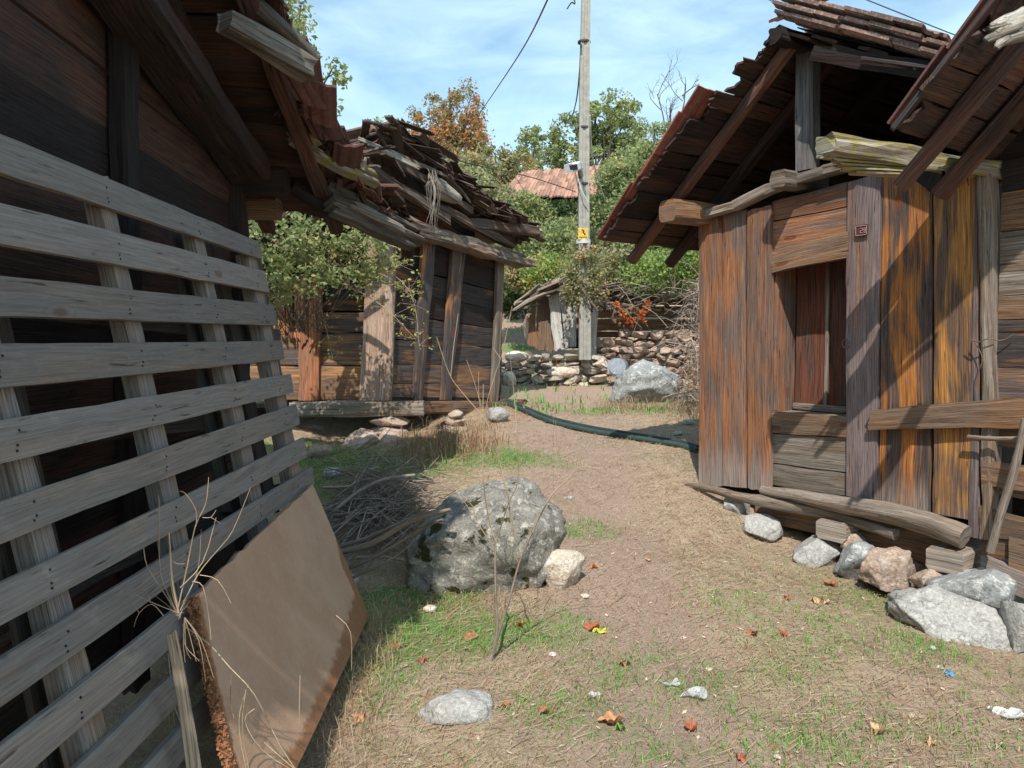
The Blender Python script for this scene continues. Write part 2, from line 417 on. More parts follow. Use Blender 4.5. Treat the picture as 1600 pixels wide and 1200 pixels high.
# ------------------------------------------------------------------ world, sun
SUND = V((-.12, -.78, .98)).normalized()      # towards the sun
el = math.asin(SUND.z); az = math.atan2(SUND.x, SUND.y)
w = bpy.data.worlds.new('World'); S.world = w; w.use_nodes = True; nt = w.node_tree; nt.nodes.clear(); g = N(nt)
sky = g.n('ShaderNodeTexSky', sky_type='NISHITA'); sky.sun_disc = False; sky.sun_elevation = el; sky.sun_rotation = az
sky.air_density = 1.2; sky.dust_density = .6; sky.ozone_density = 1.0
gen = g.n('ShaderNodeTexCoord').outputs['Generated']
cl = g.noise(g.map(gen, (1.6, 1.1, 4.2), (.3, .2, .1)), 1.7, 7, .55, .8)
cl2 = g.noise(g.map(gen, (2.5, 1.5, 8), (2.3, .2, .1)), 2.6, 6, .55, .9)
cf = g.math('MULTIPLY', g.ramp(g.math('ADD', g.math('MULTIPLY', cl, .65), g.math('MULTIPLY', cl2, .35)), [(.38, .05), (.64, .9)]), .72)
bg = g.n('ShaderNodeBackground'); g.l(g.mix(cf, g.mix(1., sky.outputs[0], (1.0, 1.16, 1.12), 'MULTIPLY'), (5.6, 7.5, 8.5)), bg.inputs[0]); bg.inputs[1].default_value = .145
o = g.n('ShaderNodeOutputWorld'); g.l(bg.outputs[0], o.inputs[0])
sd_ = bpy.data.lights.new('sun', 'SUN'); sd_.energy = 4.6; sd_.angle = math.radians(.5); sd_.color = (1, .95, .87)
so = bpy.data.objects.new('sun', sd_); C.objects.link(so); so.rotation_euler = SUND.to_track_quat('Z', 'Y').to_euler()
S.view_settings.view_transform = 'Standard'; S.view_settings.look = 'None'; S.view_settings.exposure = .27; S.view_settings.gamma = 1
S.cycles.max_bounces = 6; S.cycles.transparent_max_bounces = 8

# ------------------------------------------------------------------ ground
def pathmask(x, y):
    pc = np.interp(y, [1, 3, 4.5, 6.5, 8.5, 11, 14], [.75, .62, .62, .55, .62, .75, -.1])
    wd = np.interp(y, [1, 3, 6, 9, 12], [.40, .36, .55, .9, 1.2])
    return np.exp(-((x-pc)/wd)**4)
GREENS = [(620, 945, .32, 1.), (700, 990, .34, 1.), (800, 985, .26, .85), (880, 985, .25, .6), (560, 735, .7, 1.), (520, 720, .6, 1.), (640, 730, .5, 1.), (600, 960, .3, 1.), (575, 985, .3, 1.), (620, 1010, .3, .9), (590, 1050, .25, .7), (680, 940, .3, .9), (1150, 1060, .5, .35), (1330, 1000, .5, .4), (1040, 1150, .4, .35), (660, 985, .3, 1.), (700, 715, .55, .95), (790, 715, .5, .9), (860, 720, .4, .5),
          (940, 640, .6, .6), (1010, 640, .6, .5), (800, 545, .7, .9), (1330, 930, .3, .55), (1390, 960, .25, .5), (1230, 1010, .3, .45), (1100, 1080, .4, .35), (1250, 1030, .4, .4),
          (640, 720, .5, .8), (905, 830, .3, .5), (600, 1090, .25, .4), (960, 1050, .3, .45), (1400, 1130, .5, .35), (900, 1110, .3, .5), (1180, 960, .4, .4), (1260, 1150, .4, .4), (500, 760, .5, .9), (1450, 1010, .25, .5), (450, 700, .5, .7)]
GP = [(G(u, v), r, a) for u, v, r, a in GREENS]
def greenmask(x, y):
    m = np.zeros_like(x)
    for p, r, a in GP:
        r2 = r*(1 if p.y < 5.5 else .8)
        m = np.maximum(m, a*np.exp(-(((x-p.x)/r2)**2+((y-p.y)/(r2*.9))**2)**1.4))
    return m
gx = np.concatenate([[-300, -150, -80, -45, -28, -18, -12, -9, -7, -5.5, -4.6], np.arange(-4, 4.01, .06), [4.5, 5.2, 6.5, 8, 11, 16, 25, 40, 75, 150, 300]])
gy = np.concatenate([[-60, -30, -15, -8, -4, -1, .5, 1.2], np.arange(1.6, 9, .06), np.arange(9, 16, .12), np.arange(16, 30, .8), [32, 36, 42, 50, 60, 80, 120, 200, 300]])
X, Y = np.meshgrid(gx, gy); Z = Hn(X, Y)
nearm = (np.abs(X) < 4.1) & (Y > 1.5) & (Y < 9)
rough_ = np.zeros_like(Z)
for i in range(X.shape[0]):
    for j in range(X.shape[1]):
        if nearm[i, j]:
            rough_[i, j] = noise.noise(V((X[i, j]*9, Y[i, j]*9, 0)))*.010 + noise.noise(V((X[i, j]*22, Y[i, j]*22, 4)))*.006
Z = Z + rough_
nx = len(gx); ny = len(gy)
me = bpy.data.meshes.new('ground')
idx = np.arange(nx*ny).reshape(ny, nx)
F = np.stack([idx[:-1, :-1], idx[:-1, 1:], idx[1:, 1:], idx[1:, :-1]], -1).reshape(-1, 4)
me.from_pydata(np.stack([X, Y, Z], -1).reshape(-1, 3).tolist(), [], F.tolist())
for nm, arr in (('path', pathmask(X, Y)), ('green', greenmask(X, Y))):
    a = me.attributes.new(nm, 'FLOAT', 'POINT'); a.data.foreach_set('value', arr.ravel().astype('f'))
red = np.exp(-((X+.75)/.75)**2-((Y-7.7)/.55)**2) + .8*np.exp(-((X+.72)/.16)**2-((Y-3.6)/.9)**2) + .7*np.exp(-((X+.2)/.7)**2-((Y-9.2)/.8)**2)
a = me.attributes.new('red', 'FLOAT', 'POINT'); a.data.foreach_set('value', red.ravel().astype('f'))
me.polygons.foreach_set('use_smooth', [True]*len(me.polygons))
m, nt, b = newmat('earth_and_litter'); g = N(nt); oc = g.n('ShaderNodeTexCoord').outputs['Object']
n1 = g.noise(oc, 1.3, 6, .6, .3); n2 = g.noise(oc, 9, 7, .65, .4); n3 = g.noise(oc, 70, 6, .75); n4 = g.noise(g.map(oc, (130, 28, 30)), 1, 3, .7, 1.5); n5 = g.noise(g.map(oc, (30, 120, 30)), 1, 3, .7, 1.5)
col = g.mix(g.ramp(n2, [(.36, 0.), (.64, 1.)]), (.33, .235, .17), (.46, .35, .25))
col = g.mix(g.ramp(g.math('ADD', g.attr('path').outputs['Fac'], g.math('MULTIPLY', g.math('SUBTRACT', n2, .5), .9)), [(.2, 0.), (.9, .8)]), col, (.34, .245, .19))
gm = g.math('ADD', g.attr('green').outputs['Fac'], g.math('MULTIPLY', g.math('SUBTRACT', n2, .5), 1.1))
col = g.mix(g.ramp(gm, [(.30, 0.), (.75, .9)]), col, (.15, .215, .065))
col = g.mix(g.ramp(g.math('ADD', g.attr('red').outputs['Fac'], g.math('MULTIPLY', g.math('SUBTRACT', n2, .5), .8)), [(.35, 0.), (.8, .85)]), col, (.42, .22, .13))
st = g.ramp(g.math('MAXIMUM', n4, n5), [(.60, 0.), (.72, .6)]); col = g.mix(st, col, (.56, .44, .31))
col = g.mix(1., col, g.ramp(n3, [(.25, .5), (.75, 1.45)]), 'MULTIPLY')
pv = g.n('ShaderNodeTexVoronoi'); pv.inputs['Scale'].default_value = 38; g.l(oc, pv.inputs['Vector'])
sep = g.n('ShaderNodeSeparateColor'); g.l(pv.outputs['Color'], sep.inputs[0])
pb = g.math('MULTIPLY', g.ramp(pv.outputs['Distance'], [(.14, 1.), (.22, 0.)]), g.ramp(sep.outputs[0], [(.80, 0.), (.82, 1.)]))
col = g.mix(g.math('MULTIPLY', pb, .7), col, (.46, .40, .33))
g.l(col, b.inputs['Base Color']); b.inputs['Roughness'].default_value = 1
g.bump(g.math('ADD', g.math('ADD', g.math('MULTIPLY', n3, .6), g.math('MULTIPLY', n2, .6)), g.math('MULTIPLY', pb, .4)), .9, .03, b)
me.materials.append(m)
go = bpy.data.objects.new('ground', me); C.objects.link(go); go['kind'] = 'structure'

# ---- blades
def blades(name, pts, h, wdt, lean, mat, hue, label, cat, flat=False, curl=.4):
    """pts N x 2, blades as 2-segment bent strips (quad + tip)"""
    n = len(pts); x, y = pts[:, 0], pts[:, 1]; z = Hn(x, y)-.004
    a = RNG.uniform(0, 2*PI, n); hh = h*RNG.uniform(.5, 1.3, n); ll = lean*RNG.uniform(.2, 1.2, n)
    dx, dy = np.cos(a), np.sin(a); px, py = -dy, dx
    ww = wdt*RNG.uniform(.6, 1.3, n)
    up = np.sqrt(np.clip(1-ll**2, 0.02, 1))
    b0 = np.stack([x, y, z], -1)
    mid = b0+np.stack([dx*ll*hh*.4, dy*ll*hh*.4, up*hh*.6], -1)
    tip = mid+np.stack([dx*(ll+curl)*hh*.45, dy*(ll+curl)*hh*.45, (up-curl*.8)*hh*.4], -1)
    pw = np.stack([px*ww, py*ww, np.zeros(n)], -1)
    q1 = np.stack([b0-pw, b0+pw, mid+pw*.8, mid-pw*.8], 1); q2 = np.stack([mid-pw*.8, mid+pw*.8, tip+pw*.1, tip-pw*.1], 1)
    t = RNG.uniform(0, 1, n)
    ob = fast(name, np.concatenate([q1, q2]), np.concatenate([t, t]), mat, hue=np.concatenate([hue, hue]))
    tag(ob, label, cat, kind='stuff'); return ob
def scatter(n, xr, yr, dens, occl=None):
    x = RNG.uniform(xr[0], xr[1], n); y = yr[0]+(yr[1]-yr[0])*RNG.uniform(0, 1, n)**1.5
    keep = RNG.uniform(0, 1, n) < dens(x, y)
    # inside the view wedge, with margin
    keep &= (np.abs(x) < .72*y+.4)
    return np.stack([x[keep], y[keep]], -1)
def clump(x, y, f, s=0.):
    return .5+.5*np.sin(x*f+1.3*np.sin(y*f*.7+s))*np.sin(y*f*1.1+1.7*np.sin(x*f*.6+s))
def outb(x, y):   # keep grass off the pallet interior and huts
    o = np.ones_like(x)
    o[(x < -.75-.06*y) & (y < 5)] = .12
    return o
pts = scatter(420000, (-4, 4), (2, 9.5), lambda x, y: outb(x, y)*np.clip(greenmask(x, y)*1.1-.08, 0, 1)*clump(x, y, 9))
blades('green_grass', pts, .046, .0020, .7, LF_GRASS, RNG.uniform(0, .62, len(pts)), 'short fresh green grass growing in patches beside the dirt path', 'grass')
pts = scatter(520000, (-4, 4), (2.0, 10), lambda x, y: outb(x, y)*.75*clump(x, y, 5, 2)*(1-pathmask(x, y)*.8))
blades('sparse_grass', pts, .021, .0012, .9, LF_GRASS, RNG.uniform(.2, .8, len(pts)), 'thin olive grass scattered over the dirt slope', 'grass')
pts = scatter(9000, (-3, 3), (9, 22), lambda x, y: .6*clump(x, y, 3)+x*0)
blades('far_grass', pts, .12, .008, .6, LF_GRASS, RNG.uniform(0, .7, len(pts)), 'tufty grass on the slope beyond the stone wall', 'grass')
# dry straw lying flat
def straw(name, n, dens, L, label, cat, W=.0006, mat=LF_STRAW, yr=(2, 10)):
    p = scatter(n, (-4, 4), yr, dens); n = len(p); a = RNG.uniform(0, PI, n)+.3*np.sin(p[:, 0]*3)
    l = L*RNG.uniform(.3, 1.3, n)/2; dx, dy = np.cos(a)*l, np.sin(a)*l; w_ = W*RNG.uniform(.6, 1.4, n)*(1+.12*p[:, 1])
    x0, y0, x1, y1 = p[:, 0]-dx, p[:, 1]-dy, p[:, 0]+dx, p[:, 1]+dy
    z0 = Hn(x0, y0)+RNG.uniform(.004, .022, n); z1 = Hn(x1, y1)+RNG.uniform(.004, .03, n)
    ux, uy = -np.sin(a)*w_, np.cos(a)*w_
    q = np.stack([np.stack([x0-ux, y0-uy, z0], -1), np.stack([x1-ux, y1-uy, z1], -1), np.stack([x1+ux, y1+uy, z1+w_], -1), np.stack([x0+ux, y0+uy, z0+w_], -1)], 1)
    o = fast(name, q, RNG.uniform(0, 1, n), mat, hue=np.where(RNG.uniform(0, 1, n) < .22, .7, .2)); tag(o, label, cat, kind='stuff')
straw('straw_litter', 150000, lambda x, y: outb(x, y)*(.35+.6*clump(x, y, 4, 5))*(1-.55*pathmask(x, y)), .07, 'dry straw and grass stalks lying over the trodden ground', 'straw')
straw('leaf_litter', 60000, lambda x, y: outb(x, y)*(.3+.5*clump(x, y, 3, 1)), .011, 'small brown leaf crumbs scattered over the ground', 'leaf litter', W=.0012, mat=LF_STRAW)
# taller dry tufts: by the brown panel, the bank under the low hut, the far boulder
def tufts(name, centres, n, h, r, label, mat=LF_STRAW, hue=.2, wdt=.0014):
    P_ = []
    for (cx, cy) in centres:
        P_.append(np.stack([RNG.normal(cx, r, n), RNG.normal(cy, r, n)], -1))
    p = np.concatenate(P_); blades(name, p, h, wdt, .7, mat, RNG.uniform(0, hue*3, len(p)), label, 'dry grass', curl=.5)
c1x = [(-.77+.17*t+.05, 4.02-1.94*t) for t in np.linspace(0, 1, 13)]
c1 = c1x+[(G(u, v).x, G(u, v).y) for u, v in [(560, 1000), (545, 1040), (520, 1090), (500, 1130), (585, 985), (480, 1170), (455, 1190), (590, 1040), (530, 1000)]]
tufts('dry_grass', c1, 60, .12, .07, 'straw coloured dry grass fringing the foot of the brown panel')
c2 = [(G(u, v).x, G(u, v).y) for u, v in [(640, 700), (665, 712), (690, 690), (720, 690), (740, 672), (650, 722), (705, 705), (760, 690), (735, 700)]]
tufts('bank_grass', c2, 120, .20, .13, 'orange dry grass on the bank below the low hut', hue=.3, wdt=.0026)
c3 = [(G(u, v).x, G(u, v).y) for u, v in [(1020, 640), (1050, 640), (1075, 635), (990, 640), (1080, 655), (965, 638)]]
tufts('boulder_grass', c3, 110, .17, .14, 'pale dry grass round the foot of the far white boulder', wdt=.003)
c4 = [(G(u, v).x, G(u, v).y) for u, v in [(760, 940), (800, 925), (690, 950), (850, 905), (640, 945)]]
tufts('stone_grass', c4, 60, .09, .06, 'thin dry grass along the foot of the big boulder')

# ------------------------------------------------------------------ rocks
def ico(sub):
    import bmesh
    bm = bmesh.new(); bmesh.ops.create_icosphere(bm, subdivisions=sub, radius=1)
    vs = np.array([v.co[:] for v in bm.verts]); fs = [tuple(v.index for v in f.verts) for f in bm.faces]; bm.free(); return vs, fs
ICO = {k: ico(k) for k in (2, 3, 4, 5)}
def rockverts(dims, seed, sub=4, cuts=9, rough=.06, lo=.62, hi=.95, box=.82):
    vs, fs = ICO[sub]; vs = vs.copy(); vs = np.sign(vs)*np.abs(vs)**box; r = np.random.default_rng(seed)
    for _ in range(cuts):
        d = r.normal(size=3); d /= np.linalg.norm(d); c = r.uniform(lo, hi)
        t = vs@d; over = t > c; vs[over] -= np.outer(t[over]-c, d)
    out = []
    for v in vs:
        p = V(v)*1.3+V((seed*3.1, seed*1.7, 0)); s = 1+rough*(noise.noise(p*1.5)*1.4+noise.noise(p*4)*.8+noise.noise(p*10)*.45+(noise.noise(p*24)*.25 if sub > 3 else 0))
        out.append((v[0]*s*dims[0], v[1]*s*dims[1], v[2]*s*dims[2]))
    return np.array(out), fs
def rock(name, label, cat, c, dims, mat, seed, rz=0., tilt=(0, 0), sub=4, cuts=9, rough=.06, group=None, lo=.62, hi=.95, shape=None, parent=None):
    vs, fs = rockverts(dims, seed, sub, cuts, rough, lo, hi)
    if shape is not None: vs = shape(vs)
    R = np.array((Matrix.Rotation(rz, 3, 'Z')@Matrix.Rotation(tilt[0], 3, 'X')@Matrix.Rotation(tilt[1], 3, 'Y')))
    vs = vs@R.T
    me = bpy.data.meshes.new(name); me.from_pydata(vs.tolist(), [], fs)
    me.polygons.foreach_set('use_smooth', [sub >= 4 and True or True]*len(fs))
    a = me.attributes.new('tint', 'FLOAT', 'FACE'); a.data.foreach_set('value', np.full(len(fs), rt(.12), 'f'))
    me.materials.append(mat); o = bpy.data.objects.new(name, me); C.objects.link(o); o.location = c
    if label: tag(o, label, cat, group)
    return o
def rock_px(name, label, cat, u0, v0, u1, v1, d, depth, mat, seed, ground=True, **k):
    """rock filling the picture box u0..u1, v0..v1 at distance d"""
    a = P(u0, v1, d); b_ = P(u1, v0, d); c = (a+b_)/2; c.y = d+depth*.35
    return rock(name, label, cat, c, (abs(b_.x-a.x)/2*1.08, depth/2, abs(b_.z-a.z)/2*1.08), mat, seed, **k)

# the big boulder: rounded back, a flat overhung right end
bb = G(755, 935)
def bshape(vs):
    x = vs[:, 0].copy(); z = vs[:, 2].copy()
    vs[:, 2] = z*np.interp(x, [-.6, -.35, .1, .45, .6], [.62, .86, 1.05, 1.0, .75]) + np.interp(x, [-.6, 0, .5], [-.10, .0, .05])
    vs[:, 0] = x - .10*np.clip(-z, 0, 1)*np.clip(x*3, 0, 1)
    return vs
rock('boulder', 'big lichen covered grey boulder beside the path with a dead sapling in front', 'boulder', (bb.x+.0, bb.y+.33, bb.z+.195), (.475, .40, .395), ST_BOULDER, 5, rz=.1, sub=5, cuts=7, rough=.09, lo=.78, hi=.98, shape=bshape)
rock_px('stone', 'cream coloured angular stone at the right foot of the big boulder', 'stone', 838, 866, 917, 925, G(880, 922).y, .24, ST_PALE, 12, rz=.2, cuts=10)
q = G(710, 1130)
rock('stone', 'low grey weathered stone half buried in the foreground litter', 'stone', (q.x, q.y+.10, q.z+.0), (.165, .12, .085), ST_GREY, 21, rz=-.1, cuts=8, rough=.1)
q = G(1008, 634)
rock('boulder', 'white lichened boulder beyond the hose, near the far stone wall', 'boulder', (q.x+.06, q.y+.4, q.z+.18), (.50, .42, .38), ST_WHITE, 31, rz=.3, sub=5, cuts=8, rough=.08)
# small stones lying on the ground
for u, v, s, mt, lb in [(863, 1025, .020, ST_PALE, 'tiny yellowish round stone right of the sapling foot'), (914, 934, .024, ST_PALE, 'small cream pebble just below the cream angular stone'),
                        (1068, 998, .016, ST_PALE, 'tiny white pebble in the middle of the path'), (1108, 1047, .015, ST_PALE, 'tiny white pebble on the path right of the clear film'), (660, 792, .055, ST_PINK, 'small rounded pink stone behind the brushwood'),
                        (1424, 1120, .016, ST_PALE, 'tiny yellow pebble at lower right of the ground'), (890, 780, .03, ST_GREY, 'small flat grey stone right of the boulder top'),
                        (775, 655, .14, ST_GREY, 'grey stone under the far corner of the low hut'), (1215, 1185, .015, ST_PALE, 'small pale pebble at the bottom edge of the ground'),
                        (520, 745, .085, ST_WHITE, 'white patched stone between the pallet end and the brushwood'), (500, 712, .11, ST_RED, 'reddish stone slab beside the pallet end, below the low hut'), (545, 912, .07, ST_GREY, 'dark grey stone at the foot of the brown panel'),
                        (1060, 680, .05, ST_GREY, 'small grey stone where the hose ends'), (1075, 663, .06, ST_GREY, 'flat grey stone in the shade of the tall hut roof'), (672, 955, .035, ST_PALE, 'small white stone at the foot of the big boulder')]:
    q = G(u, v); rock('stone', lb, 'stone', (q.x, q.y, q.z+s*.35), (s*1.1, s*.9, s*.62), mt, int(u*7+v), sub=3, cuts=6, rz=u)

# ------------------------------------------------------------------ right hut with the open door
A0 = P(1090, 755, 6.41); B0 = P(1530, 840, 4.58)
wd = V((B0.x-A0.x, B0.y-A0.y, 0)).normalized(); on = V((wd.y, -wd.x, 0)).normalized()
if on.x > 0: on = -on
def HP(s, z, o=0.): return V((A0.x, A0.y, 0))+wd*s+on*o+V((0, 0, z))
def R(u, v, o=0.): return hit(u, v, V((A0.x, A0.y, 0))+on*o, on)
def Rsz(u, v, o=0.):
    p = R(u, v, o); return (p-V((A0.x, A0.y, 0))).dot(wd), p.z
def rb(mb, bl, br, tr, tl, o=0., th=.03, long='v', **k):
    k.setdefault('n', 12)
    qboard(mb, R(*bl, o), R(*br, o), R(*tr, o), R(*tl, o), th, long, **k)
base = HP(1.1, H(*HP(1.1, 0).xy))
hut = thing('wooden_hut', 'tall red brown plank hut with tiled gable roof and an open doorway', 'hut', base)
def part(name, mb, mat, parent, **kw):
    o = mb.build(name, mat, parent)
    if kw.get('label'): o['label'] = kw['label']
    return o
# upright boards left of the door
for (bl, br, tr, tl, o, t) in [((1091, 757), (1127, 760), (1127, 338), (1091, 345), 0, 1.0), ((1129, 759), (1166, 763), (1166, 328), (1129, 336), -.004, 1.08),
                               ((1168, 763), (1203, 767), (1205, 318), (1167, 330), .02, .95)]:
    mb = MB(); rb(mb, bl, br, tr, tl, o, .035, wob=.006, rag=.006, tint=t, n=16); part('wall_board', mb, W_RED, hut)
# stile right of the door, orange boards, corner post
mb = MB(); rb(mb, (1323, 775), (1371, 785), (1376, 270), (1324, 285), .012, .04, wob=.007, tint=1.15, n=16); part('door_post', mb, W_STILE, hut)
mb = MB(); rb(mb, (1373, 786), (1453, 802), (1456, 250), (1377, 262), -.004, .035, wob=.005, n=18); part('wall_board', mb, W_ORANGE, hut, label='wide orange and charred grey board')
mb = MB(); rb(mb, (1457, 802), (1530, 815), (1526, 240), (1458, 250), .006, .035, wob=.005, n=18); part('wall_board', mb, W_YELLOW, hut, label='yellow orange board with dark lower half')
mb = MB(); rb(mb, (1512, 838), (1531, 842), (1526, 262), (1524, 262), .012, .03, wob=.006, n=14); part('wall_board', mb, W_STILE, hut)
mb = MB(); rb(mb, (1531, 842), (1549, 845), (1546, 262), (1524, 264), .03, .10, wob=.012, n=20, tint=1.05, relief=.006); part('corner_post', mb, W_GREY, hut, label='cracked silver grey corner post')
# boards above the door, lintel
mb = MB(); rb(mb, (1207, 345), (1323, 322), (1323, 284), (1207, 315), -.008, .03, 'h', tint=.8); rb(mb, (1207, 392), (1323, 372), (1323, 324), (1207, 347), -.002, .03, 'h', tint=1.1); part('gable_board', mb, W_RED, hut)
mb = MB(); rb(mb, (1205, 427), (1325, 402), (1325, 362), (1205, 393), .016, .06, 'h', wob=.006, tint=1.15); part('lintel', mb, W_BROWN, hut)
# sill boards under the opening
for bl, br, tr, tl, o, t in [((1203, 675), (1323, 683), (1323, 651), (1203, 642), .006, 1.0), ((1204, 722), (1323, 738), (1323, 684), (1204, 677), -.012, .9), ((1204, 757), (1323, 776), (1323, 739), (1204, 723), -.02, .8)]:
    mb = MB(); rb(mb, bl, br, tr, tl, o, .035, 'h', wob=.005, tint=t); part('door_sill', mb, W_GREY if t < 1 else W_BROWN, hut)
# recessed door, a narrow jamb and hinge blocks
s0, _ = Rsz(1205, 540); s1, _ = Rsz(1324, 540); zt = Rsz(1205, 420)[1]; zt2 = Rsz(1324, 398)[1]; zb = Rsz(1205, 642)[1]; zb = (zb+Rsz(1324, 650)[1])/2
RC = -.27
dr = MB()
W3 = (s1-s0)
def dq(mb, a, b_, z0, z1, o, th=.025, long='v', **k): qboard(mb, HP(a, z0, o), HP(b_, z0, o), HP(b_, z1, o), HP(a, z1, o), th, long, n=12, **k)
dq(dr, s0+.02, s0+.28, zb+.05, zt2+.1, RC, tint=.55); dq(dr, s0+.285, s0+.50, zb+.05, zt2+.1, RC-.012, tint=.45); dq(dr, s0+.505, s1+.25, zb+.05, zt2+.1, RC, tint=.6)  # low tints put the lintel's shade into the door boards
door = part('door', dr, wood('red_streaked_door_wood', (.19, .125, .10), (.36, .10, .05), (.05, .035, .03), (.42, .60), .6), hut)
mb = MB(); dq(mb, s0+.02, s1+.2, zb+.0, zb+.05, RC+.02, .045, 'h', tint=1.0); dq(mb, s0+.275, s0+.30, zb+.05, zt2+.1, RC+.012, .02, tint=1.0)
part('door_rail', mb, W_GREY, door)
mb = MB()
qboard(mb, HP(s0, zb-.03, -.005), HP(s0, zb-.03, -.34), HP(s0, zt+.06, -.34), HP(s0, zt+.06, -.005), .02, 'v', n=10)
qboard(mb, HP(s0+.018, zb, -.03), HP(s0+.018, zb, -.07), HP(s0+.018, zt+.06, -.07), HP(s0+.018, zt+.06, -.03), .015, 'v', n=10, tint=1.2)
qboard(mb, HP(s1, zb-.03, -.3), HP(s1, zb-.03, -.04), HP(s1, zt2+.06, -.04), HP(s1, zt2+.06, -.3), .02, 'v', n=10)
part('door_jamb', mb, W_RED, hut)
mb = MB(); zz = Rsz(1205, 643)[1]
for a_, b2 in ((0, .012),): qboard(mb, HP(s0, zz-.005, -.02), HP(s1, zz-.005, -.02), HP(s1, zz-.0, -.34), HP(s0, zz-.0, -.34), .03, 'h', n=8)
part('threshold', mb, W_GREY, hut)
# ring
mb = MB(); c = R(1322, 531, .03); K = 20
pts = [c+on*.008*math.sin(k/K*2*PI)+wd*.028*math.cos(k/K*2*PI)+V((0, 0, .030*math.sin(k/K*2*PI)-.028)) for k in range(K-1)]
tube(mb, pts, .004, 6); tube(mb, [c-on*.05, c+on*.012], .005, 6)
IRON = plain('rusty_iron', (.16, .12, .10), .6, .5)
mb.build('door_ring', IRON, hut)
# number plate, flaking
mb = MB(); rb(mb, (1335, 370), (1356, 367), (1356, 350), (1336, 352), .03, .004, 'h', wob=0, relief=0, n=3)
pl = mb.build('number_plate', plain('dark_red_enamel', (.10, .035, .035), .5), hut)
mb = MB()
for a, b2 in (((1337, 354), (1354, 352)), ((1337, 368.5), (1354, 366)), ((1337, 354), (1337, 368)), ((1354, 352), (1354, 366)), ((1344, 357), (1348, 356.5)), ((1348, 356.5), (1348, 360)), ((1348, 360), (1344, 360.5)), ((1344, 360.5), (1344, 364)), ((1344, 364), (1348.5, 363.5)), ((1350, 356), (1352.4, 356)), ((1350, 356), (1350, 363.3)), ((1352.4, 356), (1352.4, 363)), ((1350, 363.3), (1352.4, 363)), ((1350, 359.7), (1352.4, 359.5))):
    tube(mb, [R(*a, .034), R(*b2, .034)], .0019, 5)
mb.build('plate_marking', plain('flaked_pink_paint', (.45, .3, .3), .6), pl)
# top plate following the gable base, and its jutting ends
mb = MB(); pts = [(1092, 338, .03), (1150, 322, .035), (1200, 296, .04), (1240, 281, .05), (1290, 268, .05), (1345, 254, .04)]
qs = [R(u, v, o) for u, v, o in pts]
for a, b2, t in zip(qs[:-1], qs[1:], (1.2, 1.3, 1.15, .8, .7)): beam(mb, a-(b2-a)*.02, b2+(b2-a)*.02, .085, .075, tint=t, rough=.012)
part('top_plate', mb, W_GREY, hut)
mb = MB(); p0 = HP(-.02, 2.62, -.15); p1 = HP(-.02, 2.60, .40)
beam(mb, HP(.03, Rsz(1100, 333)[1]-.01, -.2), HP(.03, Rsz(1100, 333)[1]-.02, .42), .17, .17, tint=1.15, rough=.008); part('wall_plate', mb, W_BROWN, hut)
mb = MB(); s_, z_ = Rsz(1245, 283); beam(mb, HP(s_, z_, -.3), HP(s_, z_-.01, .22), .13, .12, tint=.8, rough=.01); part('tie_beam', mb, W_GREY, hut)
# gable post
mb = MB(); beam(mb, R(1262, 268, .02), R(1262, 75, .02), .135, .13, up=on, tint=1.0, rough=.008); part('gable_post', mb, wood('smoke_grey_post', (.15, .14, .14), (.13, .11, .10), (.05, .05, .055), (.4, .7), .5), hut)
# far roof slope: underside boards parallel to the ridge, ragged ends
EA = HP(-.52, 2.50); RI = HP(1.02, 3.80)
def slopept(q, o, lift=0.):
    b3 = EA.lerp(RI, q); nn = (RI-EA).cross(on).normalized(); nn = nn if nn.z > 0 else -nn
    return b3+on*o+nn*lift
nrm_s = (RI-EA).cross(on).normalized(); nrm_s = nrm_s if nrm_s.z > 0 else -nrm_s
overs = [.60, .60, .62, .58, .63, .60, .60, .62, .58, .46, .52, .40, .47, .34, .30]
edges = np.linspace(0, 1.0, len(overs)+1)
rb_parts = MB()
for i, ov in enumerate(overs):
    q0, q1 = edges[i]+.004, edges[i+1]-.004+random.uniform(-.003, .012); lf = random.uniform(-.008, .008)
    qboard(rb_parts, slopept(q0, ov, lf), slopept(q0, -2.6, lf), slopept(q1, -2.6, lf), slopept(q1, ov+random.uniform(-.02, .02), lf), .02, 'h', n=24, wob=.010, rag=.03 if ov < .55 else .014, tint=random.choice([.5, .75, 1.0, 1.25, .9]))
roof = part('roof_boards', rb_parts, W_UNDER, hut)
# tiles over it: overlapping rows
def tile(mb, c, ax, al, up_, w_, l_, th=.014, tint=1.):
    """one interlocking tile: c = centre of lower edge, ax across, al up the slope"""
    ax, al, up_ = V(ax), V(al), V(up_); xs = np.linspace(-.5, .5, 9); hs = [.020, .020, .002, .0, .006, .0, .002, .016, .022]
    vs = []
    for lay in (0, 1):
        for j in (0, 1):
            for x, hh in zip(xs, hs):
                vs.append(V(c)+ax*x*w_+al*j*l_+up_*(hh+(th if lay == 0 else 0)))
    F = []; U = []
    for k in range(8):
        F += [(k, k+1, 9+k+1, 9+k), (18+k, 27+k, 27+k+1, 18+k+1), (k, 18+k, 18+k+1, k+1), (9+k, 9+k+1, 27+k+1, 27+k)]
    F += [(0, 9, 27, 18), (8, 26, 35, 17)]
    U = [[(0, 0)]*len(f) for f in F]; mb.add(vs, F, U, tint)
tb = MB(); al = (RI-EA).normalized()
rows = 6; span = .66
for r_ in range(rows):
    q = r_*span/rows - .015
    for k in range(15):
        o_ = .62-.115-k*.235 + (.02 if r_ in (1, 4) else 0); 
        c = slopept(q, o_, .030 + random.uniform(0, .006)); tile(tb, c+V((0, 0, .005)), on, (al+nrm_s*.06).normalized(), nrm_s, .235, .36, tint=rt(.3))
part('roof_tiles', tb, TILE_RED, hut)
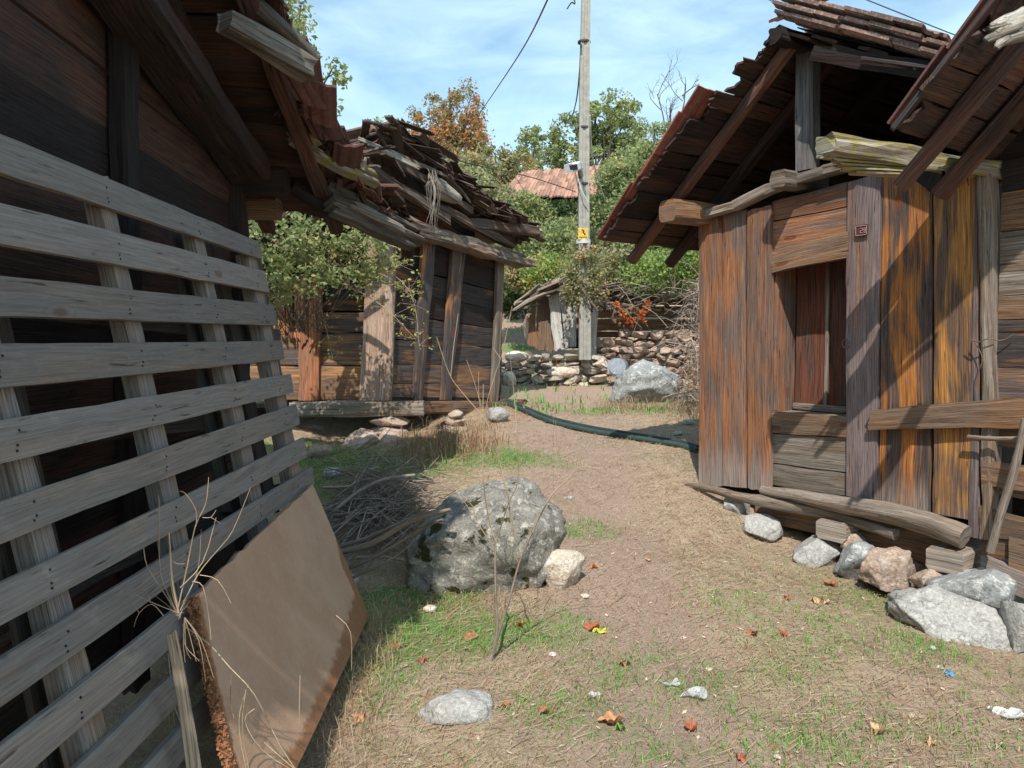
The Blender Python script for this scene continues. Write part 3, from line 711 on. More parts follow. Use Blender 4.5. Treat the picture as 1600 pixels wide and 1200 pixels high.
# rafters under it
for o_, t, w_ in ((.22, 1.9, .08), (-.25, 1.2, .09), (-.95, .9, .09)):
    mb = MB(); q0, q1 = -.07, .97
    beam(mb, slopept(q0, o_, -.055), slopept(q1, o_-.0, -.055), w_, .075, up=nrm_s, tint=t, rough=.008); part('rafter', mb, W_UNDER, hut)
# near roof slope, shallow and mostly rotten: boards, fascia and loose tiles
E2 = HP(2.75, 2.86); al2 = (E2-RI).normalized(); n2_ = al2.cross(on).normalized(); n2_ = n2_ if n2_.z > 0 else -n2_
mb = MB()
for i in range(9):
    lf2 = n2_*(.012 if i % 2 else -.012); a = RI+al2*(.0+i*.20)+lf2; b2 = a+al2*.225; ov = .30+random.uniform(-.04, .04)
    qboard(mb, b2+on*ov, b2-on*2.6, a-on*2.6, a+on*ov, .02, 'h', n=16, wob=.008, rag=.01, tint=rt(.3))
part('roof_boards', mb, W_UNDER, hut)
mb = MB(); bar(mb, R(1268, 82, .33), R(1462, 112, .33), .10, .03, on, tint=.75, wob=.01); bar(mb, R(1345, 90, .36), R(1455, 105, .36), .022, .012, on, tint=2.6, wob=.004); part('bargeboard', mb, W_DARK, hut)
tb = MB()
for i in range(8):
    for lay in range(3 if i < 5 else 2):
        for k in range(6):
            u_ = 1290+i*25; c = RI+al2*(.10+i*.20)+on*(.26-k*.235+random.uniform(-.015, .015)+.02*lay)+n2_*(.045+lay*.05-(i > 4)*.02)
            tile(tb, c+al2*(.16+random.uniform(-.02, .02)), on, (-al2+n2_*.03).normalized(), n2_, .235, .37, tint=rt(.35), th=.02)
part('roof_tiles', tb, TILE_OLD, hut, label='loose stacked grey pink tiles along the ridge')
# ridge tiles: tipped up at the gable end
tb = MB(); 
for k in range(3):
    c = RI+on*(.34-k*.05)+V((0, 0, .06+.035*k))+wd*(.02+k*.11)
    tile(tb, c, (wd*.92+V((0, 0, .10))).normalized(), (-on*.86+V((0, 0, .40))).normalized(), (on*.42+V((0, 0, .9))).normalized(), .25, .36, .018, tint=1.25)
for k in range(8):
    c = RI-on*(.1+.3*k)+V((0, 0, .09)); tile(tb, c, wd, -on, V((0, 0, 1)), .27, .38, .02, tint=rt(.2))
part('ridge_tile', tb, TILE, hut)
mb = MB()
qboard(mb, E2+n2_*.04+on*.2, E2+n2_*.04-on*2.6, RI+n2_*.04-on*2.6, RI+n2_*.04+on*.2, .01, 'h', n=6, wob=0); qboard(mb, slopept(0, .30, .028), slopept(0, -2.6, .028), slopept(1, -2.6, .028), slopept(1, .3, .028), .005, 'h', n=6, wob=0)
part('roof_lining', mb, W_DARK, hut)
mb = MB(); beam(mb, RI+on*.42+V((0, 0, -.06)), RI-on*2.6+V((0, 0, -.06)), .10, .10, tint=.8)
for i in range(3): bar(mb, RI+on*(.36-.03*i)+al*(-.10-i*.12)+nrm_s*.04, RI-on*1.2+al*(-.10-i*.12)+nrm_s*.04, .11, .025, nrm_s, tint=.8, rag=.02, wob=.01)
part('ridge_beam', mb, W_DARK, hut)
# hidden but real side and back walls, floor, interior dark
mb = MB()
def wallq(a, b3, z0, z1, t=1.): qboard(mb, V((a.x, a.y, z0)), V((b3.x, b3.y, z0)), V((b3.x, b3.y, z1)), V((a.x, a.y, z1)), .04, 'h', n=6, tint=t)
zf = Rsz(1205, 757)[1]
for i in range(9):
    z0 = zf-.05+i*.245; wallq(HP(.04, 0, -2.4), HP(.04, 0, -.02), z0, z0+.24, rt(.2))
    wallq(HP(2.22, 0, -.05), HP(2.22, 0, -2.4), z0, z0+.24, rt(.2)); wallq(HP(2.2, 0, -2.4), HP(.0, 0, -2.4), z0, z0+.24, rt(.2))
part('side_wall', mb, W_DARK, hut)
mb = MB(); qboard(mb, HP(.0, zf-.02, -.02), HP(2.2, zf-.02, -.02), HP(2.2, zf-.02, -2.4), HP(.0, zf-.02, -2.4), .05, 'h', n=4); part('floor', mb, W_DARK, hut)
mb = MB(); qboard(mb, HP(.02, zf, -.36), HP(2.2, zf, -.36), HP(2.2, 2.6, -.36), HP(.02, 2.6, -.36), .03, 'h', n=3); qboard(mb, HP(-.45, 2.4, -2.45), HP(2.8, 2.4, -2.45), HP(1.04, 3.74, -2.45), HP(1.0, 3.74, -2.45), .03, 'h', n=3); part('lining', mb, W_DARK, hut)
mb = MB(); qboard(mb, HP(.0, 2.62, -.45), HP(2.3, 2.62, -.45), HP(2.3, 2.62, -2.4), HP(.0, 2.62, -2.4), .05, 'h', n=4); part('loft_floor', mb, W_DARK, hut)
# inner wall beside the leaf so the recess is closed
# sill timbers
mb = MB()
pts = [(1190, 762), (1230, 768), (1290, 779), (1350, 790), (1410, 803), (1460, 817), (1508, 836)]
q = smoothpts([R(u, v+4, .10) for u, v in pts], 4); n_ = len(q)
tube(mb, q, [.030+.030*min(1, i/12)+.012*(i/n_) for i in range(n_)], 14, .20, tint=1.1, gn=9); part('sill_log', mb, W_GREY, hut, label='gnarled grey sill log below the door')
mb = MB()
q = smoothpts([R(u, v, .09+.05*math.sin(i)) for i, (u, v) in enumerate([(1066, 757), (1110, 764), (1160, 777), (1215, 787), (1280, 798), (1340, 815), (1400, 835)])], 4); n_ = len(q)
tube(mb, q, [.018+.022*min(1, i/10) for i in range(n_)], 12, .25, tint=1.0, gn=9); part('sill_log', mb, W_GREY, hut)
mb = MB(); qboard(mb, R(1180, 812, -.02), R(1470, 885, -.02), R(1470, 815, -.02), R(1180, 775, -.02), .12, 'h', n=14, wob=.012, relief=.006); part('floor_beam', mb, W_BROWN, hut, label='brown floor beam under the sill')
for u0, v0, u1, v1, t in ((1283, 808, 1347, 843, 1.45), (1452, 849, 1531, 893, 1.5)):
    c = R((u0+u1)/2, (v0+v1)/2, .0); h_ = (R(u0, v0, 0)-R(u0, v1, 0)).length*.85; w_ = (R(u0, v0, 0)-R(u1, v0, 0)).length*.72
    mb = MB(); beam(mb, c-on*.5, c+on*.13, w_, h_, tint=t, rough=.006); part('joist_end', mb, W_GREY, hut)

# ------------------------------------------------------------------ nearest right hut: planked wall, overhanging roof
hb = HP(2.9, H(*HP(2.9, 0).xy))
hut3 = thing('plank_hut', 'nearest hut at the right edge with horizontal planks and deep overhanging roof', 'hut', hb)
vs_ = [250, 300, 362, 425, 462, 500, 520, 575, 640, 700]
cols = [W_DARK, W_BROWN, W_GREY, W_GREY, W_BROWN, W_CHAR_SHADE, W_CHAR_SHADE, W_HUT, W_BROWN]
for i in range(9):
    z1 = Rsz(1560, vs_[i])[1]; z0 = Rsz(1560, vs_[i+1])[1]
    mb = MB(); qboard(mb, HP(2.275, z0+.006, -.03), HP(5, z0+.006, -.03), HP(5, z1-.002, -.03), HP(2.275, z1-.002, -.03), .04, 'h', n=14, wob=.006, tint=1.05)
    part('wall_plank', mb, cols[i], hut3)
mb = MB(); z1 = Rsz(1560, 252)[1]; qboard(mb, HP(2.24, z1+.0, -.06), HP(5, z1, -.06), HP(5, z1+.5, -.06), HP(2.24, z1+.5, -.06), .04, 'h', n=6); part('gable_board', mb, W_DARK, hut3)
mb = MB()   # lower lattice of loose slats over a dark hollow
for a, b2, c3, d3, o, t in [((1533, 757), (1640, 772), (1640, 732), (1533, 718), .03, 1.05), ((1560, 772), (1640, 785), (1640, 752), (1562, 742), -.0, .9), ((1530, 836), (1640, 852), (1640, 818), (1530, 790), .02, .8), ((1533, 868), (1640, 880), (1640, 850), (1533, 838), .0, .8), ((1576, 908), (1640, 920), (1640, 850), (1576, 838), .03, 1.1)]:
    rb(mb, a, b2, c3, d3, o, .02, 'h', wob=.005, tint=t)
rb(mb, (1536, 905), (1556, 905), (1556, 680), (1534, 680), -.03, .02, 'v', tint=1.0)
part('slat', mb, W_BROWN, hut3)
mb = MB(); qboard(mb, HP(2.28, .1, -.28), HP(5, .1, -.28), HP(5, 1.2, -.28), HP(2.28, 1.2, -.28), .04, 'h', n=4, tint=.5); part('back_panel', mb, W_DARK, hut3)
mb = MB(); rb(mb, (1532, 905), (1700, 975), (1700, 930), (1532, 868), .045, .07, 'h', wob=.01, tint=.9); part('bottom_beam', mb, W_RED, hut3)
# roof
E3 = HP(2.22, 2.72); R3 = HP(3.75, 4.25); al3 = (R3-E3).normalized(); n3_ = al3.cross(on).normalized(); n3_ = n3_ if n3_.z > 0 else -n3_
mb = MB(); kk = 12
for i in range(kk):
    a = E3.lerp(R3, i/kk); b2 = E3.lerp(R3, (i+.97)/kk); ov = 1.0 + (.0 if i < 4 else -.10) + random.uniform(-.035, .035)
    qboard(mb, a+on*ov, a-on*2.4, b2-on*2.4, b2+on*ov, .022, 'h', n=24, wob=.014, rag=.045, tint=random.choice([.8, 1., 1.3, 1.7]))
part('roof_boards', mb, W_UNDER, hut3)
mb = MB()
for i in range(5):
    a = E3.lerp(R3, .40+i*.12)+n3_*.10; b2 = E3.lerp(R3, .40+(i+1.02)*.12)+n3_*.10
    qboard(mb, a+on*1.02, a-on*1.4, b2-on*1.4, b2+on*1.02, .03, 'h', n=16, wob=.01, rag=.012, tint=rt(.2))
bar(mb, E3.lerp(R3, .36)+on*1.04+n3_*.10, E3.lerp(R3, 1.05)+on*1.04+n3_*.10, .035, .04, n3_, tint=2.2, wob=.006)
bar(mb, E3.lerp(R3, .0)+on*1.03+n3_*.03, E3.lerp(R3, .50)+on*1.03+n3_*.03, .03, .03, n3_, tint=2.4, wob=.008, rag=.01)
bar(mb, E3.lerp(R3, .22)+on*.93-n3_*.02, E3.lerp(R3, .46)+on*.96-n3_*.02, .028, .02, n3_, tint=2.6, wob=.01, rag=.02)
part('verge_board', mb, W_DARK, hut3)
tb = MB()
for r_ in range(5):
    for k in range(10):
        tile(tb, E3.lerp(R3, r_*.19)+on*(.90-k*.235)+n3_*(.135 if r_ > 1 else .04), on, (al3+n3_*.06).normalized(), n3_, .235, .42, tint=rt(.3))
part('roof_tiles', tb, TILE_DIM, hut3)
for o_, t, w_ in ((.72, 1.7, .07), (.30, 1.3, .10), (-.15, 1.1, .09)):
    mb = MB(); beam(mb, E3.lerp(R3, -.12)+on*o_-n3_*.06, R3+on*o_-n3_*.06, w_, .08, up=n3_, tint=t, rough=.01); part('rafter', mb, W_UNDER, hut3)
mb = MB(); q = smoothpts([HP(2.16, 2.60, 1.42), HP(2.17, 2.61, 1.1), HP(2.2, 2.62, .7), HP(2.22, 2.62, .2), HP(2.24, 2.62, -.3)], 5)
beam(mb, HP(1.80, 2.74, 1.0), HP(2.27, 2.64, -.3), .16, .10, tint=.95, rough=.03); part('wall_plate', mb, W_MOSSY, hut3, label='yellow mossy rotten plate end jutting under the eave')
mb = MB()
for k in range(5): bar(mb, HP(1.80+k*.012, 2.685-.018*k, .98-.05*k), HP(2.0, 2.67-.016*k, .5), .08, .014, V((0, 0, 1)), tint=1.1, rag=.03, wob=.01)
part('splintered_layer', mb, W_MOSSY, hut3)
# root-like jutting log end
mb = MB()
for k in range(7):
    q = smoothpts([P(1538+random.uniform(0, 26), 78-k*7+random.uniform(-5, 5), 3.25), P(1572, 60-k*4, 3.28), P(1600, 50-k*4, 3.32), P(1660, 26-k*4, 3.4)], 5); tube(mb, q, [.006, .012, .016, .02, .024]+[.026]*(len(q)-5), 8, .4, tint=rt(.3), gn=16)
part('purlin', mb, W_PALE, hut3, label='pale gnarled purlin end at the top right')
mb = MB(); rb(mb, (1432, 282), (1470, 300), (1500, 250), (1440, 240), .05, .03, 'v', rag=.03, tint=.8)
for k in range(16):
    u_ = random.uniform(1472, 1512); a = R(u_, 262, .22); tube(mb, [a, a+V((random.uniform(-.03, .03), 0, -random.uniform(.04, .11)))], [.006, .002], 5)
part('splinters', mb, W_DARK, hut3)['kind'] = 'stuff'

# nailed plank, thin rail, leaning pole
mb = MB(); rb(mb, (1360, 671), (1640, 668), (1640, 618), (1364, 640), .062, .03, 'h', wob=.010, rag=.030, n=20, tint=1.05)
tag(mb.build('plank', W_BROWN, None, origin=R(1480, 650, .06)), 'rough brown plank with splintered end nailed across the two right huts', 'plank')
mb = MB(); tube(mb, smoothpts([R(1512, 683, .07), R(1560, 686, .08), R(1640, 684, .08)], 4), .012, 8, .2); tag(mb.build('stick', W_GREY, None, origin=R(1550, 685, .07)), 'thin grey rail stick below the nailed plank', 'stick')
mb = MB(); q = smoothpts([R(1602, 655, .16), R(1585, 735, .16), R(1568, 790, .15), R(1548, 862, .14)], 5); tube(mb, q, [.020]*4+[.024]*(len(q)-4), 10, .18, tint=.8)
tag(mb.build('pole', W_STICK, None, origin=R(1548, 862, .14)), 'crooked brown branch leaning against the slats at the right edge', 'pole')
mb = MB(); q = [R(1515, 530, .06), R(1530, 534, .07), R(1545, 529, .06), R(1565, 532, .02), R(1585, 522, .0)]
tube(mb, smoothpts(q), .0035, 5); tube(mb, smoothpts([R(1522, 532, .05), R(1535, 560, .05), R(1528, 590, .05), R(1534, 660, .05)]), .003, 5)
tag(mb.build('wire', IRON, None, origin=q[0]), 'rusty wire twisted round the grey corner post', 'wire')

# foundation stones
def fs(lb, u0, v0, u1, v1, o, mat, seed, dp=.3, **k):
    c = R((u0+u1)/2, (v0+v1)/2, o); d = c.y; hw = (u1-u0)/1200*d/2; hh = (v1-v0)/1200*d/2
    return rock('foundation_stone', lb, 'stone', (c.x+.0, c.y+dp*.2, c.z-hh*.22), (hw*1.18, dp/2, hh*1.5), mat, seed, group='stones under the right huts', **{'lo': .5, 'cuts': 12, **k})
fs('grey squared stone under the left end of the sill log', 1133, 776, 1182, 803, .05, ST_GREY, 41, .22)
fs('low pink stone under the squared sill stone', 1145, 802, 1182, 818, .10, ST_PINK, 42, .25)
fs('rounded grey stone left of the dark hollow', 1158, 810, 1220, 843, .16, ST_GREY, 43, .28)
fs('sloping grey slab right below the dark hollow', 1238, 842, 1325, 880, .16, ST_GREY, 44, .35)
fs('lichened stone under the first joist end', 1308, 853, 1375, 905, .20, ST_WHITE, 45, .3)
fs('pink stone wedged behind the lichened stone', 1325, 840, 1368, 868, .06, ST_PINK, 46, .25)
fs('large pink and white rounded foundation stone', 1352, 862, 1448, 920, .18, ST_PINK, 47, .34, sub=5, rough=.08)
fs('small pink stone between the large one and the grey block', 1432, 892, 1482, 924, .16, ST_PINK, 48, .22)
fs('long grey green block at the right edge under the corner', 1480, 893, 1612, 952, .18, ST_WHITE, 49, .36, rz=-.45, cuts=12)
fs('brown stone filling under the floor beam', 1395, 870, 1460, 905, -.10, ST_RED, 50, .3)
q = R(1510, 975, .32)
rock('boulder', 'broad low grey bedrock slab sloping out below the right hut corner', 'boulder', (q.x+.08, q.y+.02, q.z-.04), (.46, .34, .17), ST_GREY, 61, rz=-.55, tilt=(.12, .30), sub=5, cuts=8, rough=.09)
fs('grey stone at the far right behind the bedrock slab', 1575, 945, 1640, 1010, .30, ST_GREY, 52, .3)
# ------------------------------------------------------------------ left barn in shade
lt = V((-.0575, 1, 0)).normalized(); ln = V((1, .0575, 0)).normalized(); L0 = V((-1.52, 0, 0))
def LB(s, z, o=0.): return L0+lt*s+ln*o+V((0, 0, z))
def L(u, v, o=0.): return hit(u, v, L0+ln*o, ln)
barn = thing('wooden_barn', 'dark shaded plank barn at the left with ragged overhanging roof', 'barn', LB(2.5, H(-1.6, 2.5)))
SE = 5.12
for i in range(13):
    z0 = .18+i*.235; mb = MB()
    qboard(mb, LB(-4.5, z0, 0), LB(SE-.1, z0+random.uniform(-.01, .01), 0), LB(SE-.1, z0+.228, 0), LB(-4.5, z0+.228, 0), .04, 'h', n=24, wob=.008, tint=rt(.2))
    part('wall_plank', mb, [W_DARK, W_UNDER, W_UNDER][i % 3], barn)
mb = MB(); beam(mb, LB(SE-.08, .1, .0), LB(SE-.08, 2.75, .0), .14, .14, up=ln, tint=1.0); beam(mb, LB(3.36, .1, .04), LB(3.36, 3.1, .04), .15, .08, up=ln, tint=.7); part('corner_post', mb, W_DARK, barn)
mb = MB(); mb2 = MB()
for i in range(11): qboard(mb, LB(SE, .2+i*.24, -.05), LB(SE, .2+i*.24, -3), LB(SE, .43+i*.24, -3), LB(SE, .43+i*.24, -.05), .04, 'h', n=6, tint=rt(.2))
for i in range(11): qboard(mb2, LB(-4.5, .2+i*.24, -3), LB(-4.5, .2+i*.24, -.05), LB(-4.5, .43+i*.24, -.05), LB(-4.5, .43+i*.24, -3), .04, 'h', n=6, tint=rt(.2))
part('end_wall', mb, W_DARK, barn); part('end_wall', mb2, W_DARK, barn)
# rake timber on the wall, sloping to the far corner
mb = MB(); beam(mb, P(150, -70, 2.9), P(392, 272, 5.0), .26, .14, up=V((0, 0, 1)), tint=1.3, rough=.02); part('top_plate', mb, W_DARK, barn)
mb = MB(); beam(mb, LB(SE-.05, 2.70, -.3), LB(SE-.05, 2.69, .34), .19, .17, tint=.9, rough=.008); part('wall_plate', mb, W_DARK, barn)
mb = MB(); beam(mb, P(360, 325, 5.35), P(436, 326, 5.35), .15, .14, tint=.9, rough=.01); part('joist_end', mb, W_BROWN, barn)
# roof: far slope falls away along the path to its eave
def lroof(s): return 2.44+.44*(5.95-s) if s > 1.0 else 2.44+.44*4.95-.42*(1.0-s)  # slope behind the camera added for its shade on pallets and panel
def lover(s): return float(np.interp(s, [-1.5, 0, .8, 1.4, 2.0, 2.9, 3.6, 4.4, 5.0, 5.5, 6.0], [.05, .3, .5, .9, .8, .6, .5, .52, .66, .92, 1.12]))  # overhang outside the view is shaped to shade pallets, panel and boulder
mb = MB(); mb2 = MB(); s = 5.95; k = 0
while s > -4.5:
    wdt = random.uniform(.13, .20); o_ = lover(s)+random.uniform(-.05, .04); lf = random.uniform(-.012, .012)
    a = LB(s, lroof(s)+lf, o_); b2 = LB(s-wdt*.97, lroof(s-wdt)+lf, lover(s-wdt)+random.uniform(-.03, .03))
    tw_ = lambda x: 1.1*max(0, min(1, (x-4.3)/1.5))
    qboard(mb, a, LB(s, lroof(s)+lf+tw_(s), -3), LB(s-wdt*.97, lroof(s-wdt)+lf+tw_(s-wdt), -3), b2, .022, 'h', n=20, wob=.012, rag=.03, tint=random.choice([.5, .8, 1.1, 1.5, .7]))
    s -= wdt; k += 1
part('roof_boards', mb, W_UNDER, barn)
mb = MB(); s = 5.7
while s > .5:
    wdt = random.uniform(.16, .26); lf = .07+random.uniform(-.01, .03); oo = lover(s)+random.uniform(-.10, .03)
    qboard(mb, LB(s, lroof(s)+lf, oo), LB(s, lroof(s)+lf, -1), LB(s-wdt*1.1, lroof(s-wdt)+lf+.03, -1), LB(s-wdt*1.1, lroof(s-wdt)+lf+.03, oo+random.uniform(-.05, .05)), .03, 'h', n=12, wob=.015, rag=.04, tint=random.choice([.7, 1.1, 1.6]))
    s -= wdt
part('roof_boards', mb, W_UNDER, barn)
tb = MB(); s = 5.5; n_l = (V((0, 0, 1))+lt*.4).normalized()
while s > -4.4:
    up_s = (LB(s-.3, lroof(s-.3))-LB(s, lroof(s))).normalized()
    for k in range(9):
        if k < 2 and random.random() < .45: continue
        tile(tb, LB(s, lroof(s)+.13+.27*(k*.235)*max(0, min(1, (s-4.3)/1.5)), lover(s)-.36-k*.235+random.uniform(-.015, .015)), ln, (up_s+V((0, 0, .05))).normalized(), n_l, .235, .40, tint=rt(.3), th=.018)
    s -= .31
part('roof_tiles', tb, TILE_DIM, barn)
# rafters along the slope under the overhang
for oo, t in ((.30, 1.5), (.06, 1.0), (-.5, .8)):
    mb = MB(); beam(mb, LB(5.7, lroof(5.7)-.07, oo+(.25 if oo > .2 else 0)), LB(1.0, lroof(1.0)-.07, oo), .10, .08, tint=t, rough=.012)
    part('rafter', mb, W_UNDER, barn)
# weathered rake timbers (lit pieces)
fn_ = V((.25, -.85, .45)).normalized()
mb = MB(); beam(mb, P(352, 34, 3.7), P(483, 108, 4.1), .115, .11, tint=.75, rough=.028); part('rake_timber', mb, W_PALE, barn, label='sunlit silver grey timber stub at the top of the rake')
mb = MB(); q = smoothpts([P(380, -10, 3.85), P(440, 45, 3.95), P(488, 92, 4.1)], 4)
tube(mb, q, .045, 10, .2, tint=.5); part('rake_timber', mb, W_GREY, barn)
mb = MB()
for k, (a_, b_, w_, w1_) in enumerate([((470, 196, 4.78), (585, 268, 5.28), .09, .04), ((462, 208, 4.78), (592, 283, 5.3), .09, .03), ((500, 214, 4.9), (560, 262, 5.2), .05, .03)]):
    bar(mb, P(*a_), P(*b_), w_, .07, fn_, tint=[1., .85, .7][k], n=24, wob=.015, rag=.03, w1=w1_, relief=.010)
tube(mb, [P(566, 266, 5.2), P(572, 246, 5.2)], [.022, .008], 7, .2); tube(mb, [P(548, 254, 5.1), P(546, 236, 5.1)], [.03, .012], 7, .3)
part('rake_timber', mb, W_MOSSY, barn, label='grey rake timber with yellow lichen and broken stubs')
mb = MB(); fn_ = V((.25, -.85, .45)).normalized()
for k, (a_, b_, w_, w1_, th_) in enumerate([((516, 288, 5.25), (650, 356, 5.75), .10, .05, .10), ((520, 304, 5.24), (662, 372, 5.78), .12, .05, .12), ((528, 322, 5.26), (648, 381, 5.76), .11, .04, .08), ((556, 318, 5.33), (634, 358, 5.62), .08, .05, .06)]):
    bar(mb, P(*a_), P(*b_), w_, th_, fn_, tint=[.8, 1.1, .9, .7][k], n=26, wob=.02, rag=.03, w1=w1_, relief=.012); part('rake_timber', mb, W_PALE, barn, label='thick twisted weathered timber at the lower end of the rake')
mb = MB(); q = smoothpts([P(455, 290, 5.2), P(520, 330, 5.4), P(575, 352, 5.6), P(612, 372, 5.8)], 4)
tube(mb, q, .05, 10, .2, tint=.7); part('rake_timber', mb, W_DARK, barn)
# torn clay pieces and splinters along the rake
mb = MB()
for k in range(190):
    s = random.uniform(3.4, 5.9); oo = lover(s)+random.uniform(-.06, .07); a = LB(s, lroof(s)+random.uniform(-.05, .10), oo)
    bar(mb, a, a+V((random.uniform(-.12, .06), random.uniform(.05, .28), random.uniform(-.13, .02))), random.uniform(.02, .10), .012, V((.3, -.3, .9)).normalized(), tint=random.choice([.6, 1., 1.6, 2.6]), rag=.02, n=4)
part('splinters', mb, W_UNDER, barn)['kind'] = 'stuff'
tb = MB()
for (u, v, d) in [(478, 140, 4.3), (490, 168, 4.4), (502, 196, 4.6), (515, 220, 4.8), (470, 120, 4.2), (530, 240, 5.0), (500, 180, 4.5), (540, 268, 5.1)]:
    tb = MB(); tile(tb, P(u, v, d), (lt*.6+ln*.7+V((0, 0, random.uniform(-.2, .2)))).normalized(), (-lt+V((0, 0, .5))+ln*random.uniform(-.3, .3)).normalized(), (V((0, 0, 1))+lt*.45).normalized(), .22, .24, tint=rt(.3), th=.018); part('broken_tile', tb, TILE_DIM, barn)

# ------------------------------------------------------------------ slatted pallet panel
p1 = P(405, 380, 4.5); p2 = P(490, 740, 4.5); p3 = P(0, 1190, 1.483); pn = (p2-p1).cross(p3-p1).normalized()
if pn.x < 0: pn = -pn
def Q(u, v, o=0.): return hit(u, v, p1+pn*o, pn)
pal = thing('slatted_panel', 'long grey pallet panel of horizontal slats leaning on the dark barn', 'pallet', V((-1.0, 3, H(-1, 3))))
slats = [(210, 270, 405, 378, 411, 405), (318, 382, 414, 424, 421, 457), (430, 493, 427, 476, 433, 508), (535, 604, 440, 532, 445, 561), (657, 726, 455, 584, 459, 613), (783, 849, 463, 631, 469, 663),
         (910, 977, 475, 683, 481, 713), (1031, 1107, 487, 729, 492, 756), (1171, 1252, 498, 780, 503, 805), (1315, 1400, 506, 828, 511, 852), (1450, 1540, 514, 876, 519, 899)]
for a, b2, ur, vr, ub, vb in slats:
    ext = -330
    va = a+(vr-a)/ur*ext; vbb = b2+(vb-b2)/ub*ext
    mb = MB(); qboard(mb, Q(ext, vbb), Q(ub, vb), Q(ur, vr), Q(ext, va), .020, 'h', n=30, wob=.004, rag=.005, tint=rt(.18), relief=.0015)
    part('slat', mb, W_PALLET, pal)
def stud(pts, off, wd_px, th, t, mat=W_STUD):
    """pts: left edge picture points top to bottom"""
    (u0, v0), (u1, v1) = pts; w0, w1 = wd_px; mb = MB()
    qboard(mb, Q(u1, v1, off), Q(u1+w1, v1, off), Q(u0+w0, v0, off), Q(u0, v0, off), th, 'v', n=14, wob=.003, tint=t); part('upright', mb, mat, pal)
O1 = -.024
stud([(148, 275), (292, 945)], O1, (22, 27), .055, .9)
stud([(300, 350), (416, 880)], O1, (14, 18), .055, .9)
stud([(-32, 480), (160, 1290)], O1, (22, 50), .055, .9)
stud([(388, 395), (462, 760)], O1, (12, 14), .075, 1.)
# rear layer uprights and rails, dark tint carries the shade behind the slats
O2 = -.125
for pts, wp in (([(150, 300), (262, 850)], (22, 30)), ([(330, 365), (420, 800)], (16, 22)), ([(398, 400), (455, 720)], (12, 14)), ([(260, 320), (352, 800)], (18, 24)), ([(-60, 300), (60, 900)], (40, 60)), ([(-20, 760), (95, 1300)], (40, 60))):
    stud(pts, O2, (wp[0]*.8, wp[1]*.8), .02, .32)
for v0, v1 in ((470, 520), (700, 640), (1000, 760)):
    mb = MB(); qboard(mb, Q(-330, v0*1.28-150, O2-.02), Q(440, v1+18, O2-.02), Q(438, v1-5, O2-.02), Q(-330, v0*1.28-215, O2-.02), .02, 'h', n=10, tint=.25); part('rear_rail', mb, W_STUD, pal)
for u, v in ((10, 868), (28, 985)):
    pass
# nail heads
NAILM = plain('dark_nail_iron', (.03, .028, .03), .6, .3)
mb = MB()
for a, b2, ur, vr, ub, vb in slats[:9]:
    for us in (lambda v: 148+13+(v-275)*.215, lambda v: 308+(v-350)*.219, lambda v: -20+(v-480)*.237, lambda v: 394+(v-395)*.203):
        vm = (a+b2)/2
        for _ in range(3):
            u = us(vm); vm = ((a+b2)/2)*(1-u/ur)+((vr+vb)/2)*(u/ur)
        u = us(vm); h_ = (b2-a)*(1-u/ur)+(vb-vr)*u/ur
        for dv in (-.2, .15, .28):
            c = Q(u+random.uniform(-2, 4), vm+dv*h_, .0015); mb = MB(); tube(mb, [c-pn*.003, c+pn*.0015], .0032, 6); part('nail', mb, NAILM, pal)

# ------------------------------------------------------------------ brown fibre panel
TR = P(489, 757, 4.30); TL = P(302, 932, 2.40); BR = P(577, 962, 4.02); BL = P(395, 1345, 2.08)
mat_, nt, b = newmat('soil_splashed_fibreboard'); g = N(nt); oc = g.n('ShaderNodeTexCoord').outputs['Object']; uvn = g.n('ShaderNodeUVMap').outputs[0]
n1 = g.noise(oc, 4, 5, .6); n2 = g.noise(oc, 40, 6, .7); n3 = g.noise(oc, 160, 3, .7)
col = g.mix(g.ramp(n1, [(.35, 0.), (.65, 1.)]), (.43, .26, .165), (.50, .32, .21))
sx = g.n('ShaderNodeSeparateXYZ'); g.l(uvn, sx.inputs[0])
edge = g.math('ADD', g.attr('soil').outputs['Fac'], g.math('MULTIPLY', g.math('SUBTRACT', g.noise(oc, 13, 6, .7), .5), .45))
col = g.mix(g.ramp(n2, [(.5, 0.), (.72, .5)]), col, (.46, .37, .31))
col = g.mix(g.ramp(edge, [(.45, 0.), (.55, 1.)]), col, g.mix(n2, (.20, .09, .045), (.36, .18, .09)))
g.l(col, b.inputs['Base Color']); g.bump(g.math('ADD', g.math('MULTIPLY', n2, .7), g.math('MULTIPLY', n3, .5)), .6, .008, b)
NX, NY = 60, 36; nn = (BR-TR).cross(TL-TR).normalized(); nn = nn if nn.x > 0 else -nn
vs = []; soil = []; uvs = []
for lay in (0, 1):
    for j in range(NY+1):
        for i in range(NX+1):
            a, c = i/NX, j/NY          # a: near -> far, c: top -> bottom
            top = TL.lerp(TR, a); bot = BL.lerp(BR, a); p = top.lerp(bot, c)
            if i == 0: p = p + (TL-TR).normalized()*noise.noise(V((j*.6, 3, 1)))*.014
            if j == 0: p = p + V((0, 0, noise.noise(V((i*.35, 8, 1)))*.008 - (.015*max(0, (.12-a))/.12)))
            sag = -.015*math.sin(PI*a)*math.sin(PI*c)
            vs.append(p + nn*(sag - lay*.022)); 
            rim = max(0, 1-c*30)*.55*(a < .35)*random.uniform(.4, 1.1)
            soil.append(max(.88*math.exp(-a*26), rim, min(1, max(0, (c-.60-.14*math.sin(a*2.6+.6))*2.6)), .95*math.exp(-(1-a)*14)*(c > .30)*min(1, (c-.3)*4)))
K = (NX+1)*(NY+1); F = []
ii = lambda i, j, l: l*K+j*(NX+1)+i
